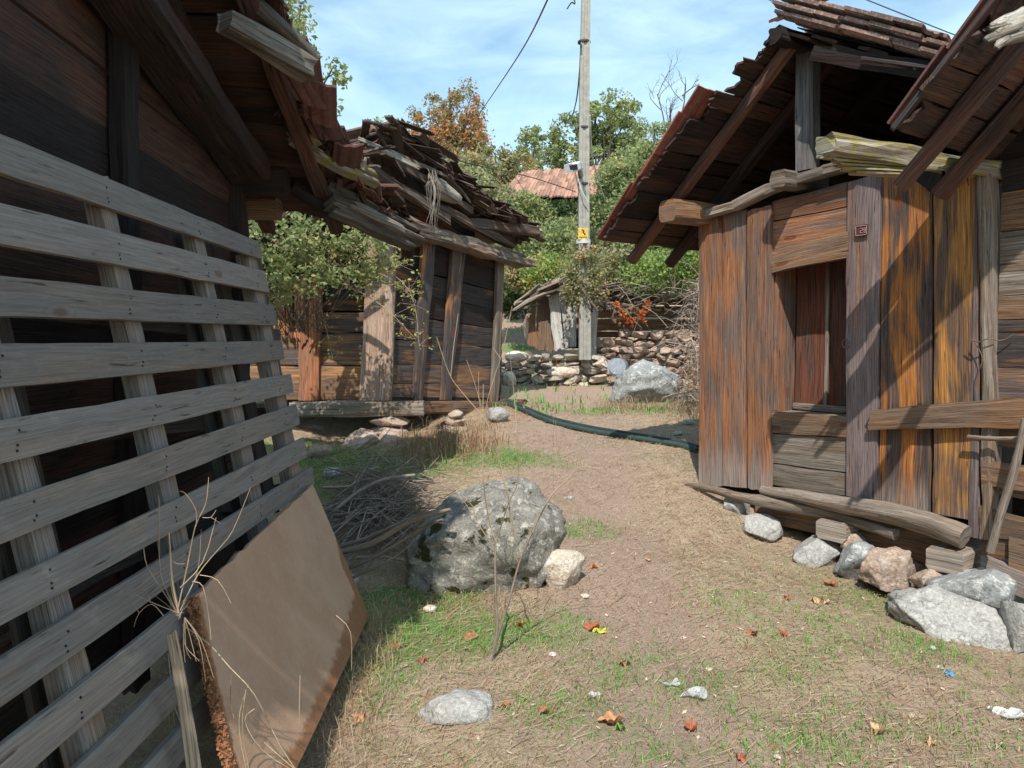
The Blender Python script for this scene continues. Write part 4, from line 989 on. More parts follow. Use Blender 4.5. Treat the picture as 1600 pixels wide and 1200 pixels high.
for j in range(NY):
    for i in range(NX):
        F.append((ii(i, j, 0), ii(i, j+1, 0), ii(i+1, j+1, 0), ii(i+1, j, 0))); F.append((ii(i, j, 1), ii(i+1, j, 1), ii(i+1, j+1, 1), ii(i, j+1, 1)))
for i in range(NX): F.append((ii(i, 0, 0), ii(i+1, 0, 0), ii(i+1, 0, 1), ii(i, 0, 1))); F.append((ii(i, NY, 0), ii(i, NY, 1), ii(i+1, NY, 1), ii(i+1, NY, 0)))
for j in range(NY): F.append((ii(0, j, 0), ii(0, j, 1), ii(0, j+1, 1), ii(0, j+1, 0))); F.append((ii(NX, j, 0), ii(NX, j+1, 0), ii(NX, j+1, 1), ii(NX, j, 1)))
org = V((TL+BR)/2); me = bpy.data.meshes.new('fibre_panel'); me.from_pydata([v-org for v in vs], [], F); me.uv_layers.new(name='UVMap')
a = me.attributes.new('soil', 'FLOAT', 'POINT'); a.data.foreach_set('value', np.array(soil, 'f')); me.materials.append(mat_)
o = bpy.data.objects.new('fibre_panel', me); C.objects.link(o); o.location = org
tag(o, 'brown fibre panel with soil splashed edges leaning against the grey slats', 'panel')
# crumbly orange edge
q_ = []
for k in range(2600):
    c = random.random(); p = TL.lerp(BL, c)+(TR-TL).normalized()*random.uniform(-.012, .012)+nn*random.uniform(-.024, .006)
    s_ = random.uniform(.003, .008); r1 = V((random.gauss(0, 1), random.gauss(0, 1), random.gauss(0, 1))).normalized()*s_; r2 = V((random.gauss(0, 1), random.gauss(0, 1), random.gauss(0, 1))).normalized()*s_
    q_.append([p-r1, p-r2, p+r1, p+r2])
for k in range(0):
    a = random.random(); c = 1-abs(random.gauss(0, .10))
    p = TL.lerp(TR, a).lerp(BL.lerp(BR, a), max(.55, c-.10))+nn*random.uniform(.0, .03)
    s_ = random.uniform(.003, .009); r1 = V((random.gauss(0, 1), random.gauss(0, 1), random.gauss(0, 1))).normalized()*s_; r2 = V((random.gauss(0, 1), random.gauss(0, 1), random.gauss(0, 1))).normalized()*s_
    q_.append([p-r1, p-r2, p+r1, p+r2])
ce = fast('soil_crust', q_, RNG.uniform(.6, 1.2, len(q_)), plain('orange_soil_crust', (.32, .145, .07), .95, nscale=30), parent=o); ce['kind'] = 'stuff'

# lath stake by the panel
mb = MB(); bar(mb, P(312, 1260, 2.08), P(268, 988, 2.12), .042, .02, V((.5, -.85, .1)).normalized(), tint=1.1, rag=.006, w1=.028)
tag(mb.build('stake', W_FRESH, None, origin=P(312, 1260, 2.08)), 'narrow pale wooden stake standing at the near edge of the brown panel', 'stake')

# dry weed in front of the slats
def plantobj(name, lines, mat, label, cat, r0=.004, r1=.0012, seg=5, group=None):
    mb = MB()
    for pts in lines:
        rr0, rr1 = r0, r1
        if isinstance(pts, tuple): pts, rr0, rr1 = pts
        q = smoothpts(pts, 3); n_ = len(q); tube(mb, q, [rr0+(rr1-rr0)*i/(n_-1) for i in range(n_)], seg, .1)
    return tag(mb.build(name, mat, None, origin=lines[0][0][0] if isinstance(lines[0], tuple) else lines[0][0]), label, cat, group)
def cr(x, y): return (200+x*.2333, 720+y*.2333)
D = 2.02
def W_(l, d=D): return [P(*cr(x, y), d+i*.008) for i, (x, y) in enumerate(l)]
lines = [(W_([(330, 1010), (400, 690), (450, 440), (520, 290), (540, 110)]), .0022, .001), (W_([(350, 1000), (470, 760), (590, 610), (700, 470), (820, 180)]), .002, .0008), (W_([(340, 1020), (300, 820), (285, 640), (275, 480)]), .0035, .002),
         (W_([(350, 850), (500, 680), (590, 380)]), .0018, .0008), (W_([(455, 440), (455, 330), (380, 215), (320, 205)]), .0014, .0007), (W_([(500, 380), (555, 378), (590, 330)]), .0012, .0007), (W_([(555, 378), (620, 420)]), .001, .0006),
         (W_([(340, 1020), (150, 945), (40, 890)]), .0015, .0007), (W_([(150, 945), (125, 865)]), .001, .0006), (W_([(240, 1040), (160, 960), (75, 1020), (40, 1110)]), .0014, .0006), (W_([(75, 1020), (25, 940)]), .001, .0006),
         (W_([(350, 1050), (240, 880), (130, 710), (105, 585)]), .0022, .0012), (W_([(340, 1060), (400, 900), (470, 720), (490, 460)]), .0014, .0008), (W_([(350, 1050), (220, 760), (210, 330), (205, 235)]), .0012, .0008),
         (W_([(430, 810), (500, 840), (540, 1040), (556, 1200)]), .0018, .001), (W_([(480, 765), (600, 800), (690, 955)]), .0013, .0008), (W_([(385, 690), (330, 690), (280, 660)]), .001, .0006), (W_([(350, 1040), (300, 900), (280, 750)]), .002, .001)]
for k in range(6):
    a = random.uniform(-1.5, 1.5); l_ = random.uniform(40, 190); lines.append((W_([(330, 1040), (330+math.sin(a)*l_*.5, 1040-math.cos(a)*l_*.5), (330+math.sin(a)*l_+random.uniform(-40, 40), 1040-math.cos(a)*l_)]), .0011, .0005))
for k in range(6):
    x = random.uniform(330, 520); lines.append((W_([(380, 1050), (x+random.uniform(0, 60), 1180+random.uniform(0, 80)), (x+random.uniform(40, 120), 1250+random.uniform(0, 250))]), .0018, .0007))
plantobj('dry_weed', lines, W_TWIG, 'dead pale branching weed in front of the slats above the stake', 'weed')
def c3(x, y): return (x*.375, 800+y*.375)
lines = []
for l in ([(760, 470), (870, 550), (960, 650), (1060, 760), (1160, 960), (1250, 1100)],):
    lines.append(([P(*c3(x, y), 2.2) for x, y in l], .0024, .0014))
for l in ([(1035, 720), (1000, 830), (1000, 940), (1030, 1090)], [(1025, 740), (1010, 900), (1040, 1090)], [(1060, 820), (1020, 870), (1090, 990), (1240, 1090)], [(965, 680), (960, 780), (975, 860)], [(700, 590), (720, 800), (740, 1090)], [(740, 640), (700, 800), (730, 1090)], [(700, 750), (760, 900), (800, 1080)],
          [(1400, 430), (1460, 500), (1465, 660)], [(1100, 960), (1180, 1030), (1250, 1090)], [(1250, 680), (1245, 920)]):
    lines.append(([P(*c3(x, y), 2.25) for x, y in l], .0018, .001))
plantobj('dry_stalks', lines, W_TWIG, 'thin dry grass stalks crossing the face of the brown panel', 'weed')

# ------------------------------------------------------------------ sapling in the middle
bs = G(768, 1032); DS = bs.y
def s7(l, d0=0., dd=0.): return [P(500+x*.4, 680+y*.4, DS+d0+dd*i) for i, (x, y) in enumerate(l)]
def sp(l, d0=0., dd=0.): return [P(x, y, DS+d0+dd*i) for i, (x, y) in enumerate(l)]
sap = thing('sapling', 'leafless dead sapling with several thin stems in front of the big boulder', 'sapling', bs)
def stems(name, lst, lab=None):
    mb = MB()
    for pts, r0, r1 in lst:
        q = smoothpts(pts, 4); n_ = len(q); tube(mb, q, [r0+(r1-r0)*i/(n_-1) for i in range(n_)], 7, .12)
    part(name, mb, W_TWIG if name != 'trunk' else W_STICK, sap)
stems('trunk', [(s7([(660, 885), (675, 850), (692, 760), (686, 640), (685, 420)]), .011, .0055), (s7([(685, 640), (692, 780)]), .004, .006), (s7([(668, 880), (700, 770), (740, 640), (778, 500), (830, 380)], 0, -.02), .007, .004)])
stems('branch', [(s7([(685, 420), (662, 330), (640, 200), (635, 60), (638, -200)], 0, -.02), .0042, .0014), (s7([(830, 380), (900, 240), (960, 180), (1000, 130), (1045, 20)], -.08, -.02), .004, .0013)])
stems('branch', [(s7([(688, 420), (715, 330), (738, 260), (772, 180), (772, 0), (740, -330)], 0, -.03), .004, .0014), (s7([(780, 470), (745, 330), (735, 240), (700, 100), (688, 30), (660, 0)], 0, -.02), .004, .0022)])
stems('branch', [(sp([(766, 680), (758, 656), (722, 613), (702, 584), (682, 526)], -.12, -.01), .0026, .0015), (sp([(758, 656), (762, 624), (774, 584), (785, 550), (800, 478)], -.13, -.01), .0024, .0013), (sp([(704, 590), (709, 540), (716, 490)], -.14, 0), .0018, .0013),
                 (sp([(754, 644), (742, 600), (729, 562)], -.13, 0), .0018, .0011), (sp([(750, 640), (748, 610), (748, 580)], -.13, 0), .0016, .0011), (sp([(758, 650), (770, 640), (784, 624)], -.13, 0), .0017, .0010), (sp([(782, 560), (770, 543)], -.15, 0), .0014, .001)])
stems('twig', [(s7([(530, 210), (590, 300), (640, 380), (680, 440)], 0, 0), .0012, .0018), (s7([(690, 420), (640, 330), (545, 220)], -.02, 0), .0015, .0009), (s7([(900, 240), (860, 300), (800, 420)], -.05, 0), .0012, .0015), (s7([(1000, 130), (1010, 60)], -.12, 0), .0012, .0008), (s7([(985, 150), (1040, 110)], -.12, 0), .001, .0007), (s7([(740, 330), (690, 400), (650, 300)], 0, 0), .0011, .0008),
                (s7([(640, 200), (690, 60)], -.03, 0), .0012, .0008), (s7([(775, 500), (745, 420), (760, 300), (800, 140)], -.03, -.01), .0018, .0009), (s7([(925, 200), (925, 60), (920, -60)], -.03, -.01), .0012, .0008)])
for u, v, h_, lb in ((866, 810, 250, 'single thin dry stalk rising right of the boulder top'), (720, 1040, 120, 'short thin dry stalk left of the sapling foot')):
    q = G(u, v); plantobj('dry_stalk', [([q, P(u-2, v-h_*.5, q.y), P(u+4, v-h_, q.y)], .0016, .0007)], W_TWIG, lb, 'stalk')

# ------------------------------------------------------------------ brushwood
c0 = G(600, 830)
def bp(u, v, up=0.): 
    q = G(u, v); return q+V((0, 0, up))
quads = []; mbt = MB()
for k in range(300):
    u = random.gauss(585, 45); v = random.gauss(812, 34); ang = random.gauss(.25, .55); l_ = random.uniform(25, 75)
    if u-l_ < 500: u += 30
    a = bp(u-math.cos(ang)*l_, v+math.sin(ang)*l_, random.uniform(.0, .20)); c = bp(u+math.cos(ang)*l_, v-math.sin(ang)*l_, random.uniform(.0, .22)); mid = (a+c)/2+V((random.uniform(-.05, .05), 0, random.uniform(-.02, .07)))
    tube(mbt, smoothpts([a, mid, c], 3), [random.uniform(.002, .0045)]*6+[.0014], 5, 0, tint=random.uniform(.5, 1.3))
o = mbt.build('brushwood', W_STICK, None, origin=c0); tag(o, 'tangled heap of thin grey twigs between the pallet and the boulder', 'brushwood', kind='stuff')
BRD = {0: (4.55, 4.22), 1: (4.7, 4.3), 2: (4.5, 4.2), 3: (5.3, 5.6), 9: (4.4, 4.25)}
br = [([(510, 868), (580, 850), (640, 815), (704, 796)], .10, .016, 'long thick grey branch resting its tip on the boulder'), ([(512, 860), (580, 838), (650, 806), (690, 797)], .17, .010, 'slim branch lying just above the thick one'),
      ([(545, 888), (600, 862), (660, 825), (692, 812)], .06, .011, 'grey branch lying just below the thick one'), ([(520, 800), (560, 768), (605, 748), (648, 742)], .16, .014, 'dark curved branch at the top of the brushwood heap'),
      ([(505, 790), (550, 785), (560, 765), (592, 755)], .15, .008, 'short dark branch under the curved one'), ([(556, 893), (600, 893), (636, 902)], .03, .009, 'short pale branch in the grass below the heap'),
      ([(540, 850), (552, 800), (562, 770), (585, 735)], .14, .006, 'upright forked twig at the left of the heap'), ([(570, 760), (600, 772), (640, 770), (668, 775)], .10, .006, 'dark thin branch pointing at the boulder top'),
      ([(500, 830), (540, 812), (580, 806), (625, 808)], .12, .007, 'grey stick across the middle of the heap'), ([(545, 905), (600, 880), (630, 860), (650, 842)], .05, .007, 'grey stick low on the right of the heap')]
for bi, (pts, lf, r_, lb) in enumerate(br):
    q = smoothpts([P(u, v, BRD[bi][0]+(BRD[bi][1]-BRD[bi][0])*i/(len(pts)-1)) for i, (u, v) in enumerate(pts)] if bi in BRD else [bp(u, v+lf*70, lf*.6+.08+random.uniform(-.01, .02)) for u, v in pts], 4); mb = MB(); n_ = len(q); tube(mb, q, [r_*1.25*(1-.5*i/n_) for i in range(n_)], 8, .15, tint=random.uniform(.8, 1.2))
    tag(mb.build('dry_branch', W_STICK, None, origin=q[0]), lb, 'branch', 'branches in the brushwood heap')

# ------------------------------------------------------------------ low hut on stones (left of the path)
ca = P(610, 628, 8.0); cb = P(782, 632, 9.8); lo = thing('low_hut', 'low weathered plank hut on stone piles left of the path', 'hut', V((ca.x, ca.y, H(ca.x, ca.y))))
wn = V((cb.y-ca.y, -(cb.x-ca.x), 0)).normalized()        # outward, towards the path
wt_ = V((cb.x-ca.x, cb.y-ca.y, 0)).normalized()
def Wl(u, v, o=0.): return hit(u, v, V((ca.x, ca.y, 0))+wn*o, wn)
def lb_(mb, bl, br, tr, tl, o=0., th=.04, long='h', **k): k.setdefault('n', 10); qboard(mb, Wl(*bl, o), Wl(*br, o), Wl(*tr, o), Wl(*tl, o), th, long, **k)
L_l = [322, 368, 412, 452, 490, 530, 570, 600, 628]; L_r = [405, 425, 458, 485, 515, 545, 572, 602, 634]
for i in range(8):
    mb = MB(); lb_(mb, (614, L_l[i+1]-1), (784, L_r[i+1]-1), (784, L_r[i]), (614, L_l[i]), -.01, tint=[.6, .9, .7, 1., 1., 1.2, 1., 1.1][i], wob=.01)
    part('wall_plank', mb, [W_CHAR_SHADE, W_DARK, W_CHAR_SHADE, W_DARK, W_CHAR_SHADE, W_CHAR_SHADE, W_HUT, W_HUT][i], lo)  # upper planks darker: charring plus eave shade put into wood and tint
for (b0, b1, t1, t0, t) in [((649, 625), (662, 625), (685, 350), (664, 350), 1.6), ((692, 625), (706, 625), (731, 372), (710, 368), 1.6), ((769, 632), (779, 634), (789, 405), (779, 402), .9)]:
    mb = MB(); lb_(mb, b0, b1, t1, t0, .05, .05, 'v', tint=t, wob=.012, n=12, relief=.006); part('upright', mb, W_CHAR_SHADE if t == 1.6 else W_GREY, lo)
# front-left face, facing the camera
fa = ca; fd = V((-1, .12, 0)).normalized(); fnn = V((-.12, -1, 0)).normalized()
def Wf(u, v, o=0.): return hit(u, v, V((fa.x, fa.y, 0))+fnn*o, fnn)
def lf_(mb, bl, br, tr, tl, o=0., th=.04, long='h', **k): k.setdefault('n', 10); qboard(mb, Wf(*bl, o), Wf(*br, o), Wf(*tr, o), Wf(*tl, o), th, long, **k)
vv = [330, 372, 412, 450, 488, 520, 548, 572, 600, 628]
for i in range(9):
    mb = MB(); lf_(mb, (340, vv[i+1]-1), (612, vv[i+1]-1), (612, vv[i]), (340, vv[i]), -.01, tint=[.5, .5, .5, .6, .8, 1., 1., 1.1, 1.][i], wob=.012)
    part('wall_plank', mb, [W_DARK, W_CHAR_SHADE, W_DARK, W_CHAR_SHADE, W_HUT, W_HUT, W_HUT, W_HUT, W_BROWN][i], lo)  # eave shade painted in by darker wood and lower tints towards the top
W_RUSTY = wood('rusty_split_wood', (.22, .13, .09), (.38, .14, .06), (.04, .022, .018), (.40, .6), .7)
W_POST = wood('pale_orange_post_wood', (.40, .31, .25), (.38, .20, .12), (.10, .07, .055), (.40, .66), .45)
mb = MB(); lf_(mb, (560, 626), (608, 626), (613, 350), (572, 350), .06, .09, 'v', wob=.014, n=18, relief=.01, tint=1.); part('corner_post', mb, W_POST, lo, label='pale orange grey split corner post')
mb = MB(); lf_(mb, (601, 626), (611, 626), (618, 350), (612, 350), .04, .05, 'v', wob=.01, n=18, tint=1.1); part('corner_post', mb, W_GREY, lo)
mb = MB(); lf_(mb, (466, 626), (495, 626), (503, 430), (466, 430), .06, .07, 'v', wob=.014, n=16, relief=.01, tint=1.1); part('upright', mb, W_RUSTY, lo)
for k in range(5):
    u = 434+k*12; mb = MB(); lf_(mb, (u, 530+random.uniform(-20, 20)), (u+11, 530), (u+10, 432), (u, 436), .08, .03, 'v', wob=.01, rag=.02, tint=rt(.3)); part('split_board', mb, W_RUSTY, lo)
# sill beams
mb = MB(); beam(mb, P(455, 640, 7.8), P(663, 637, 7.85), .16, .15, tint=1.1, rough=.02); part('sill_beam', mb, W_GREY, lo)
mb = MB(); beam(mb, P(652, 637, 8.05), P(798, 637, 9.75), .15, .14, tint=1.0, rough=.015); part('sill_beam', mb, W_BROWN, lo)
mb = MB(); p_ = P(790, 632, 9.8); beam(mb, p_+wt_*.1+wn*(-.3), p_+wt_*.1+wn*.22, .12, .12, tint=.7); part('joist_end', mb, W_BROWN, lo)
# hidden sides
bk = -wn*2.6
for i in range(8):
    mb = MB(); z0 = 1.0+i*.22; a = V((cb.x, cb.y, 0)); c = a+bk
    qboard(mb, a+V((0, 0, z0)), c+V((0, 0, z0)), c+V((0, 0, z0+.215)), a+V((0, 0, z0+.215)), .04, 'h', n=4); part('side_plank', mb, W_DARK, lo)
mb = MB(); f0 = V((ca.x, ca.y, 1.1)); f1 = V((cb.x, cb.y, .98)); qboard(mb, f0, f1, f1+bk, f0+bk, .06, 'h', n=4); part('floor', mb, W_DARK, lo)
mb = MB(); qboard(mb, f0+V((0, 0, 0))+bk*.05, f1+bk*.05, f1+bk*.05+V((0, 0, 1.7)), f0+bk*.05+V((0, 0, 1.75)), .03, 'h', n=3); qboard(mb, f0+V((-1.9, .42, 0)), f0+V((0, .2, 0)), f0+V((0, .2, 1.8)), f0+V((-1.9, .42, 1.8)), .03, 'h', n=3); part('lining', mb, W_DARK, lo)
# roof: ridge runs back from the gable; far slope seen from below, near slope towards the barn
RT = P(598, 208, 8.0); EF = P(820, 376, 10.0); EN = P(470, 330, 6.9)
bk2 = -wn*2.6
mb = MB(); kk = 15; sl = (EF-RT)
for i in range(kk):
    q0, q1 = i/kk, (i+.97)/kk; sg = lambda q: V((0, 0, -.10*math.sin(PI*q)+.04*math.sin(q*9)))
    j = wn*random.uniform(-.14, .16); a = RT+sl*q1+sg(q1)+j; b2 = RT+sl*q0+sg(q0)+wn*random.uniform(-.1, .14)+j*.5
    qboard(mb, a, a+bk2, b2+bk2, b2, .03, 'h', n=14, wob=.025, rag=.05, tint=random.choice([.6, .9, 1.2]))
    if i % 2 == 0:
        u_ = V((0, 0, .07)); j2 = wn*random.uniform(-.05, .2)
        qboard(mb, a+u_+j2, a+bk2+u_, b2+bk2+u_*1.5, b2+u_*1.5+j2, .03, 'h', n=14, wob=.03, rag=.06, tint=random.choice([.8, 1.2, 1.5]))
part('roof_boards', mb, W_SHINGLE, lo)
mb = MB(); sl2 = (EN-RT)
for i in range(8):
    q0, q1 = i/8, (i+.97)/8; a = RT+sl2*q0+wn*random.uniform(-.1, .1)+V((0, 0, -.08*math.sin(PI*q0))); b2 = RT+sl2*q1+wn*random.uniform(-.1, .1)+V((0, 0, -.08*math.sin(PI*q1)))
    qboard(mb, a, a+bk2, b2+bk2, b2, .03, 'h', n=14, wob=.02, rag=.05, tint=random.choice([.6, 1., 1.5]))
part('roof_boards', mb, W_UNDER, lo)
# sagging rafters, poles, shingles in layers: the jumble over the gable
mb = MB()
jl = [((600, 240, 7.9), (735, 330, 8.9), .05), ((560, 250, 7.6), (700, 345, 8.5), .06), ((640, 300, 8.1), (800, 385, 9.7), .06), ((600, 330, 7.8), (770, 400, 9.3), .07), ((575, 205, 7.9), (660, 235, 8.3), .045), ((690, 260, 8.6), (790, 335, 9.6), .05), ((545, 290, 7.3), (640, 345, 7.9), .05), ((730, 350, 9.0), (838, 362, 9.8), .09)]
for a, b2, r_ in jl:
    beam(mb, P(*a), P(*b2), r_*1.6, r_*1.2, tint=random.choice([1., 1.4, 2.2]), rough=.03)
part('rafter', mb, W_SHINGLE, lo)
mb = MB(); bar(mb, P(560, 215, 7.6), P(700, 275, 8.5), .04, .02, V((.3, -.9, .3)).normalized(), tint=1.1, rag=.03); bar(mb, P(575, 222, 7.6), P(655, 262, 8.0), .05, .02, V((.3, -.9, .3)).normalized(), tint=1.2, rag=.05); bar(mb, P(695, 262, 8.6), P(735, 315, 8.8), .03, .015, V((.3, -.9, .3)).normalized(), tint=1.3, rag=.03)
part('batten', mb, W_PALE, lo)
mb = MB(); beam(mb, P(782, 352, 9.6), P(843, 362, 9.9), .17, .13, tint=1.0, rough=.03, taper=.7); part('wall_plate', mb, W_PALE, lo, label='pale wall plate end sticking out at the far eave')
mb = MB(); beam(mb, P(750, 390, 9.3), P(832, 412, 9.9), .13, .10, tint=.9, rough=.03); beam(mb, P(700, 400, 9.2), P(812, 405, 10.), .05, .04, tint=1.2, rough=.02); part('eave_beam', mb, W_GREY, lo)
mb = MB()
beam(mb, P(640, 355, 8.1), P(812, 408, 9.9), .15, .16, tint=.8, rough=.04); beam(mb, P(596, 345, 7.7), P(700, 372, 8.6), .14, .12, tint=.7, rough=.03); part('top_plate', mb, W_GREY, lo)
mb = MB(); q = smoothpts([P(668, 285, 8.3), P(690, 298, 8.4), P(720, 312, 8.5)], 4); tube(mb, q, [.06, .075, .08, .085, .08, .07, .06, .05, .03], 12, .35, tint=1.1, gn=12); part('purlin_end', mb, W_PALE, lo)
# gable infill, dark
mb = MB()
for i in range(5):
    lb_(mb, (600+i*12, 352+i*6-22*i), (775-i*26, 404-22*i), (765-i*26, 384-22*i), (600+i*12, 330-i*19), -.10, .03, 'h', tint=.8, rag=.03, wob=.02)
part('gable_board', mb, W_CHAR_SHADE, lo)
# chips and shingles scattered over the roof edge
mb = MB()
for k in range(300):
    q = random.random(); a = RT+sl*q+wn*random.uniform(-.35, .22)+V((0, 0, -.10*math.sin(PI*q)+random.uniform(.0, .22-.04*q)))
    d_ = (wn*random.gauss(0, .6)+wt_*random.uniform(.3, 1)+V((0, 0, random.uniform(-.65, -.15)))).normalized()
    bar(mb, a, a+d_*random.uniform(.12, .5)*(1-.6*q), random.uniform(.04, .15), .010, (V((0, 0, 1))+wt_*.3+V((random.gauss(0, .3), random.gauss(0, .3), 0))).normalized(), tint=random.choice([.45, .7, 1., 1.5]), n=4, rag=.03, wob=.012)
for k in range(60):
    q = random.random(); a = RT+sl2*q+wn*random.uniform(-.3, .22)+V((0, 0, random.uniform(.0, .16)))
    d_ = (wn*random.gauss(0, .5)-wt_*random.uniform(-.3, 1)+V((0, 0, random.uniform(-.3, .1)))).normalized()
    bar(mb, a, a+d_*random.uniform(.15, .5), random.uniform(.04, .11), .018, V((0, 0, 1)), tint=random.choice([.45, .7, 1., 1.5]), n=4, rag=.03, wob=.012)
part('shingles', mb, W_SHINGLE, lo)['kind'] = 'stuff'
mb = MB(); bar(mb, P(578, 196, 7.9), P(645, 216, 8.2), .16, .025, V((.1, -.5, .85)).normalized(), tint=1.2, rag=.02); bar(mb, P(620, 208, 8.1), P(668, 222, 8.4), .16, .025, V((.1, -.6, .8)).normalized(), tint=.9, rag=.02); part('ridge_board', mb, W_BROWN, lo)
tb = MB()
for k in range(26):
    tb = MB(); q = random.uniform(.2, .95); a = RT+sl*q+wn*random.uniform(-.1, .12)+V((0, 0, -.10*math.sin(PI*q)+random.uniform(.02, .12)))
    tile(tb, a, (wn+V((random.gauss(0, .2), random.gauss(0, .2), random.gauss(0, .2)))).normalized(), (-wt_+V((0, 0, .5))+wn*random.gauss(0, .3)).normalized(), (V((0, 0, 1))+wt_*.4).normalized(), .2, .25, tint=rt(.3)); part('broken_tile', tb, TILE_DIM, lo)
# hanging bark fibres
mb = MB()
for k in range(14):
    u = 672+random.uniform(-4, 10); tube(mb, smoothpts([P(u, 262+random.uniform(0, 15), 8.2), P(u+random.uniform(-5, 12), 300, 8.2), P(u+random.uniform(-6, 10), random.uniform(320, 365), 8.2)]), [.006, .005, .004, .004, .003, .003, .002, .002, .001], 4, tint=rt(.3))
part('bark_fibre', mb, W_PALE, lo)
# stones carrying it
def pxs(lb, u0, v0, u1, v1, d, mat, seed, dp=.4, nm='foundation_stone', grp='stones under the low hut', **k):
    return rock_px(nm, lb, 'stone', u0, v0, u1, v1, d, dp, mat, seed, group=grp, **k)
pxs('flat pinkish stone directly under the sill beam of the low hut', 577, 650, 636, 667, 7.75, ST_RED, 71, .3)
pxs('flat dark pink stone second below the sill beam', 568, 666, 634, 684, 7.7, ST_RED, 72, .35)
pxs('big brown stone block at the foot of the sill stack', 530, 676, 600, 722, 7.45, ST_RED, 73, .5, sub=5, rough=.1)
pxs('sloping tan stone slab leaning out right of the brown block', 580, 682, 650, 730, 7.4, ST_PINK, 74, .5, tilt=(0, .5))
pxs('small pale stone under the second sill beam', 700, 642, 722, 654, 8.3, ST_PINK, 75, .25)
pxs('pinkish stone under the small pale one', 695, 653, 726, 668, 8.25, ST_PINK, 76, .3)
pxs('broad crumbling pink stone in the bank under the low hut', 684, 666, 738, 700, 8.1, ST_PINK, 77, .5, rough=.1)
pxs('grey shaded stone in the hollow under the low hut', 455, 665, 530, 700, 8.6, ST_RED, 78, .5, rough=.1)
pxs('dark stone deep under the sill of the low hut', 640, 660, 700, 700, 9.0, ST_RED, 79, .5)
# ------------------------------------------------------------------ dry stone walls beyond the path
def stonewall(name, label, outline, d0, d1, mat, seed, rowh, wr=(1.2, 2.6), thick=.35, jit=.15):
    """outline: list of (u, vtop, vbottom); the wall runs from distance d0 to d1"""
    r = random.Random(seed); us = [o[0] for o in outline]; u0, u1 = us[0], us[-1]
    V_, F_, T_ = [], [], []
    vmax = max(o[2] for o in outline); v = vmax
    while v > min(o[1] for o in outline)-rowh:
        h = rowh*r.uniform(.8, 1.25); u = u0-r.uniform(0, rowh)
        while u < u1:
            w_ = h*r.uniform(*wr); cu = u+w_/2; f = (cu-u0)/(u1-u0)
            vt = np.interp(cu, us, [o[1] for o in outline]); vb = np.interp(cu, us, [o[2] for o in outline])
            cv = v-h/2+r.uniform(-1, 1)*h*.1
            if cv > vt-1 and cv < vb+h*.7 and cu < u1+2:
                d = d0+(d1-d0)*f; c = P(cu, cv, d); k = d/1200
                vs, fs_ = rockverts((w_*k*.60, thick/2*r.uniform(.8, 1.1), h*k*.66), seed*100+len(T_) % 977, 3, 12, .10, .5, .85, .6)
                a = r.uniform(-.15, .15); ca_, sa_ = math.cos(a), math.sin(a); tl = r.uniform(-.12, .12)
                b_ = len(V_)
                for p in vs: V_.append((c.x+p[0]*ca_-p[1]*sa_, c.y+p[0]*sa_+p[1]*ca_+r.uniform(-0, 0)+thick/2*jit*math.sin(cu*3+cv), c.z+p[2]+p[0]*tl))
                tt = r.uniform(.7, 1.3)
                for f_ in fs_: F_.append(tuple(b_+i for i in f_)); T_.append(tt)
            u += w_*.98
        v -= h*.93
    # rubble core behind so nothing shows through
    org = P((u0+u1)/2, vmax, (d0+d1)/2)
    me = bpy.data.meshes.new(name); me.from_pydata([(p[0]-org.x, p[1]-org.y, p[2]-org.z) for p in V_], [], F_)
    me.polygons.foreach_set('use_smooth', [False]*len(F_))
    a = me.attributes.new('tint', 'FLOAT', 'FACE'); a.data.foreach_set('value', np.array(T_, 'f')); me.materials.append(mat)
    o = bpy.data.objects.new(name, me); C.objects.link(o); o.location = org; tag(o, label, 'wall'); return o
dB = G(850, 603).y; print('wall depth', dB)
stonewall('dry_stone_wall', 'pale low dry stone wall below the leaning grey boards', [(776, 566, 604), (800, 554, 606), (830, 552, 604), (870, 553, 600), (905, 552, 597), (940, 562, 590)], dB+.3, dB+.1, stone('pale_wall_stone', (.62, .55, .46), (.52, .44, .36), (.74, .70, .62), .4, dark=(.2, .15, .11), scale=1.5), 3, 10.5, (1.3, 2.8), .45)
stonewall('retaining_wall', 'reddish dry stone retaining wall behind the far white boulder', [(926, 530, 578), (960, 524, 580), (1000, 519, 582), (1045, 520, 588), (1100, 520, 600), (1140, 520, 605)], dB+.75, dB+.2, stone('pink_wall_stone', (.56, .40, .31), (.46, .36, .29), (.66, .56, .48), .35, dark=(.14, .09, .07), scale=1.5), 5, 11.5, (1.2, 2.4), .45)
pxs('long flat cream stone on top of the low stone wall', 855, 573, 906, 590, dB-.02, ST_PALE, 91, .3, 'stone', None)
pxs('upright pale stone in the left of the low stone wall', 786, 582, 806, 610, dB-.1, ST_PALE, 92, .3, 'stone', None)
pxs('rounded pink stone at the wall foot beside the metal drum', 950, 578, 978, 588, dB-.15, ST_PINK, 93, .25, 'stone', None)
pxs('white stone step on the slope behind the low hut', 776, 509, 802, 520, 16.5, ST_PALE, 94, .5, 'stone', None)
pxs('second white stone step below, behind the low hut', 782, 519, 806, 530, 15.8, ST_PALE, 95, .5, 'stone', None)
pxs('white boulder lying on the low wall left end', 790, 549, 826, 566, dB+.1, ST_PALE, 96, .35, 'stone', None)
pxs('rubble stone heap beside the leaning boards', 818, 488, 836, 530, dB+1.2, ST_RED, 97, .5, 'stone', None)
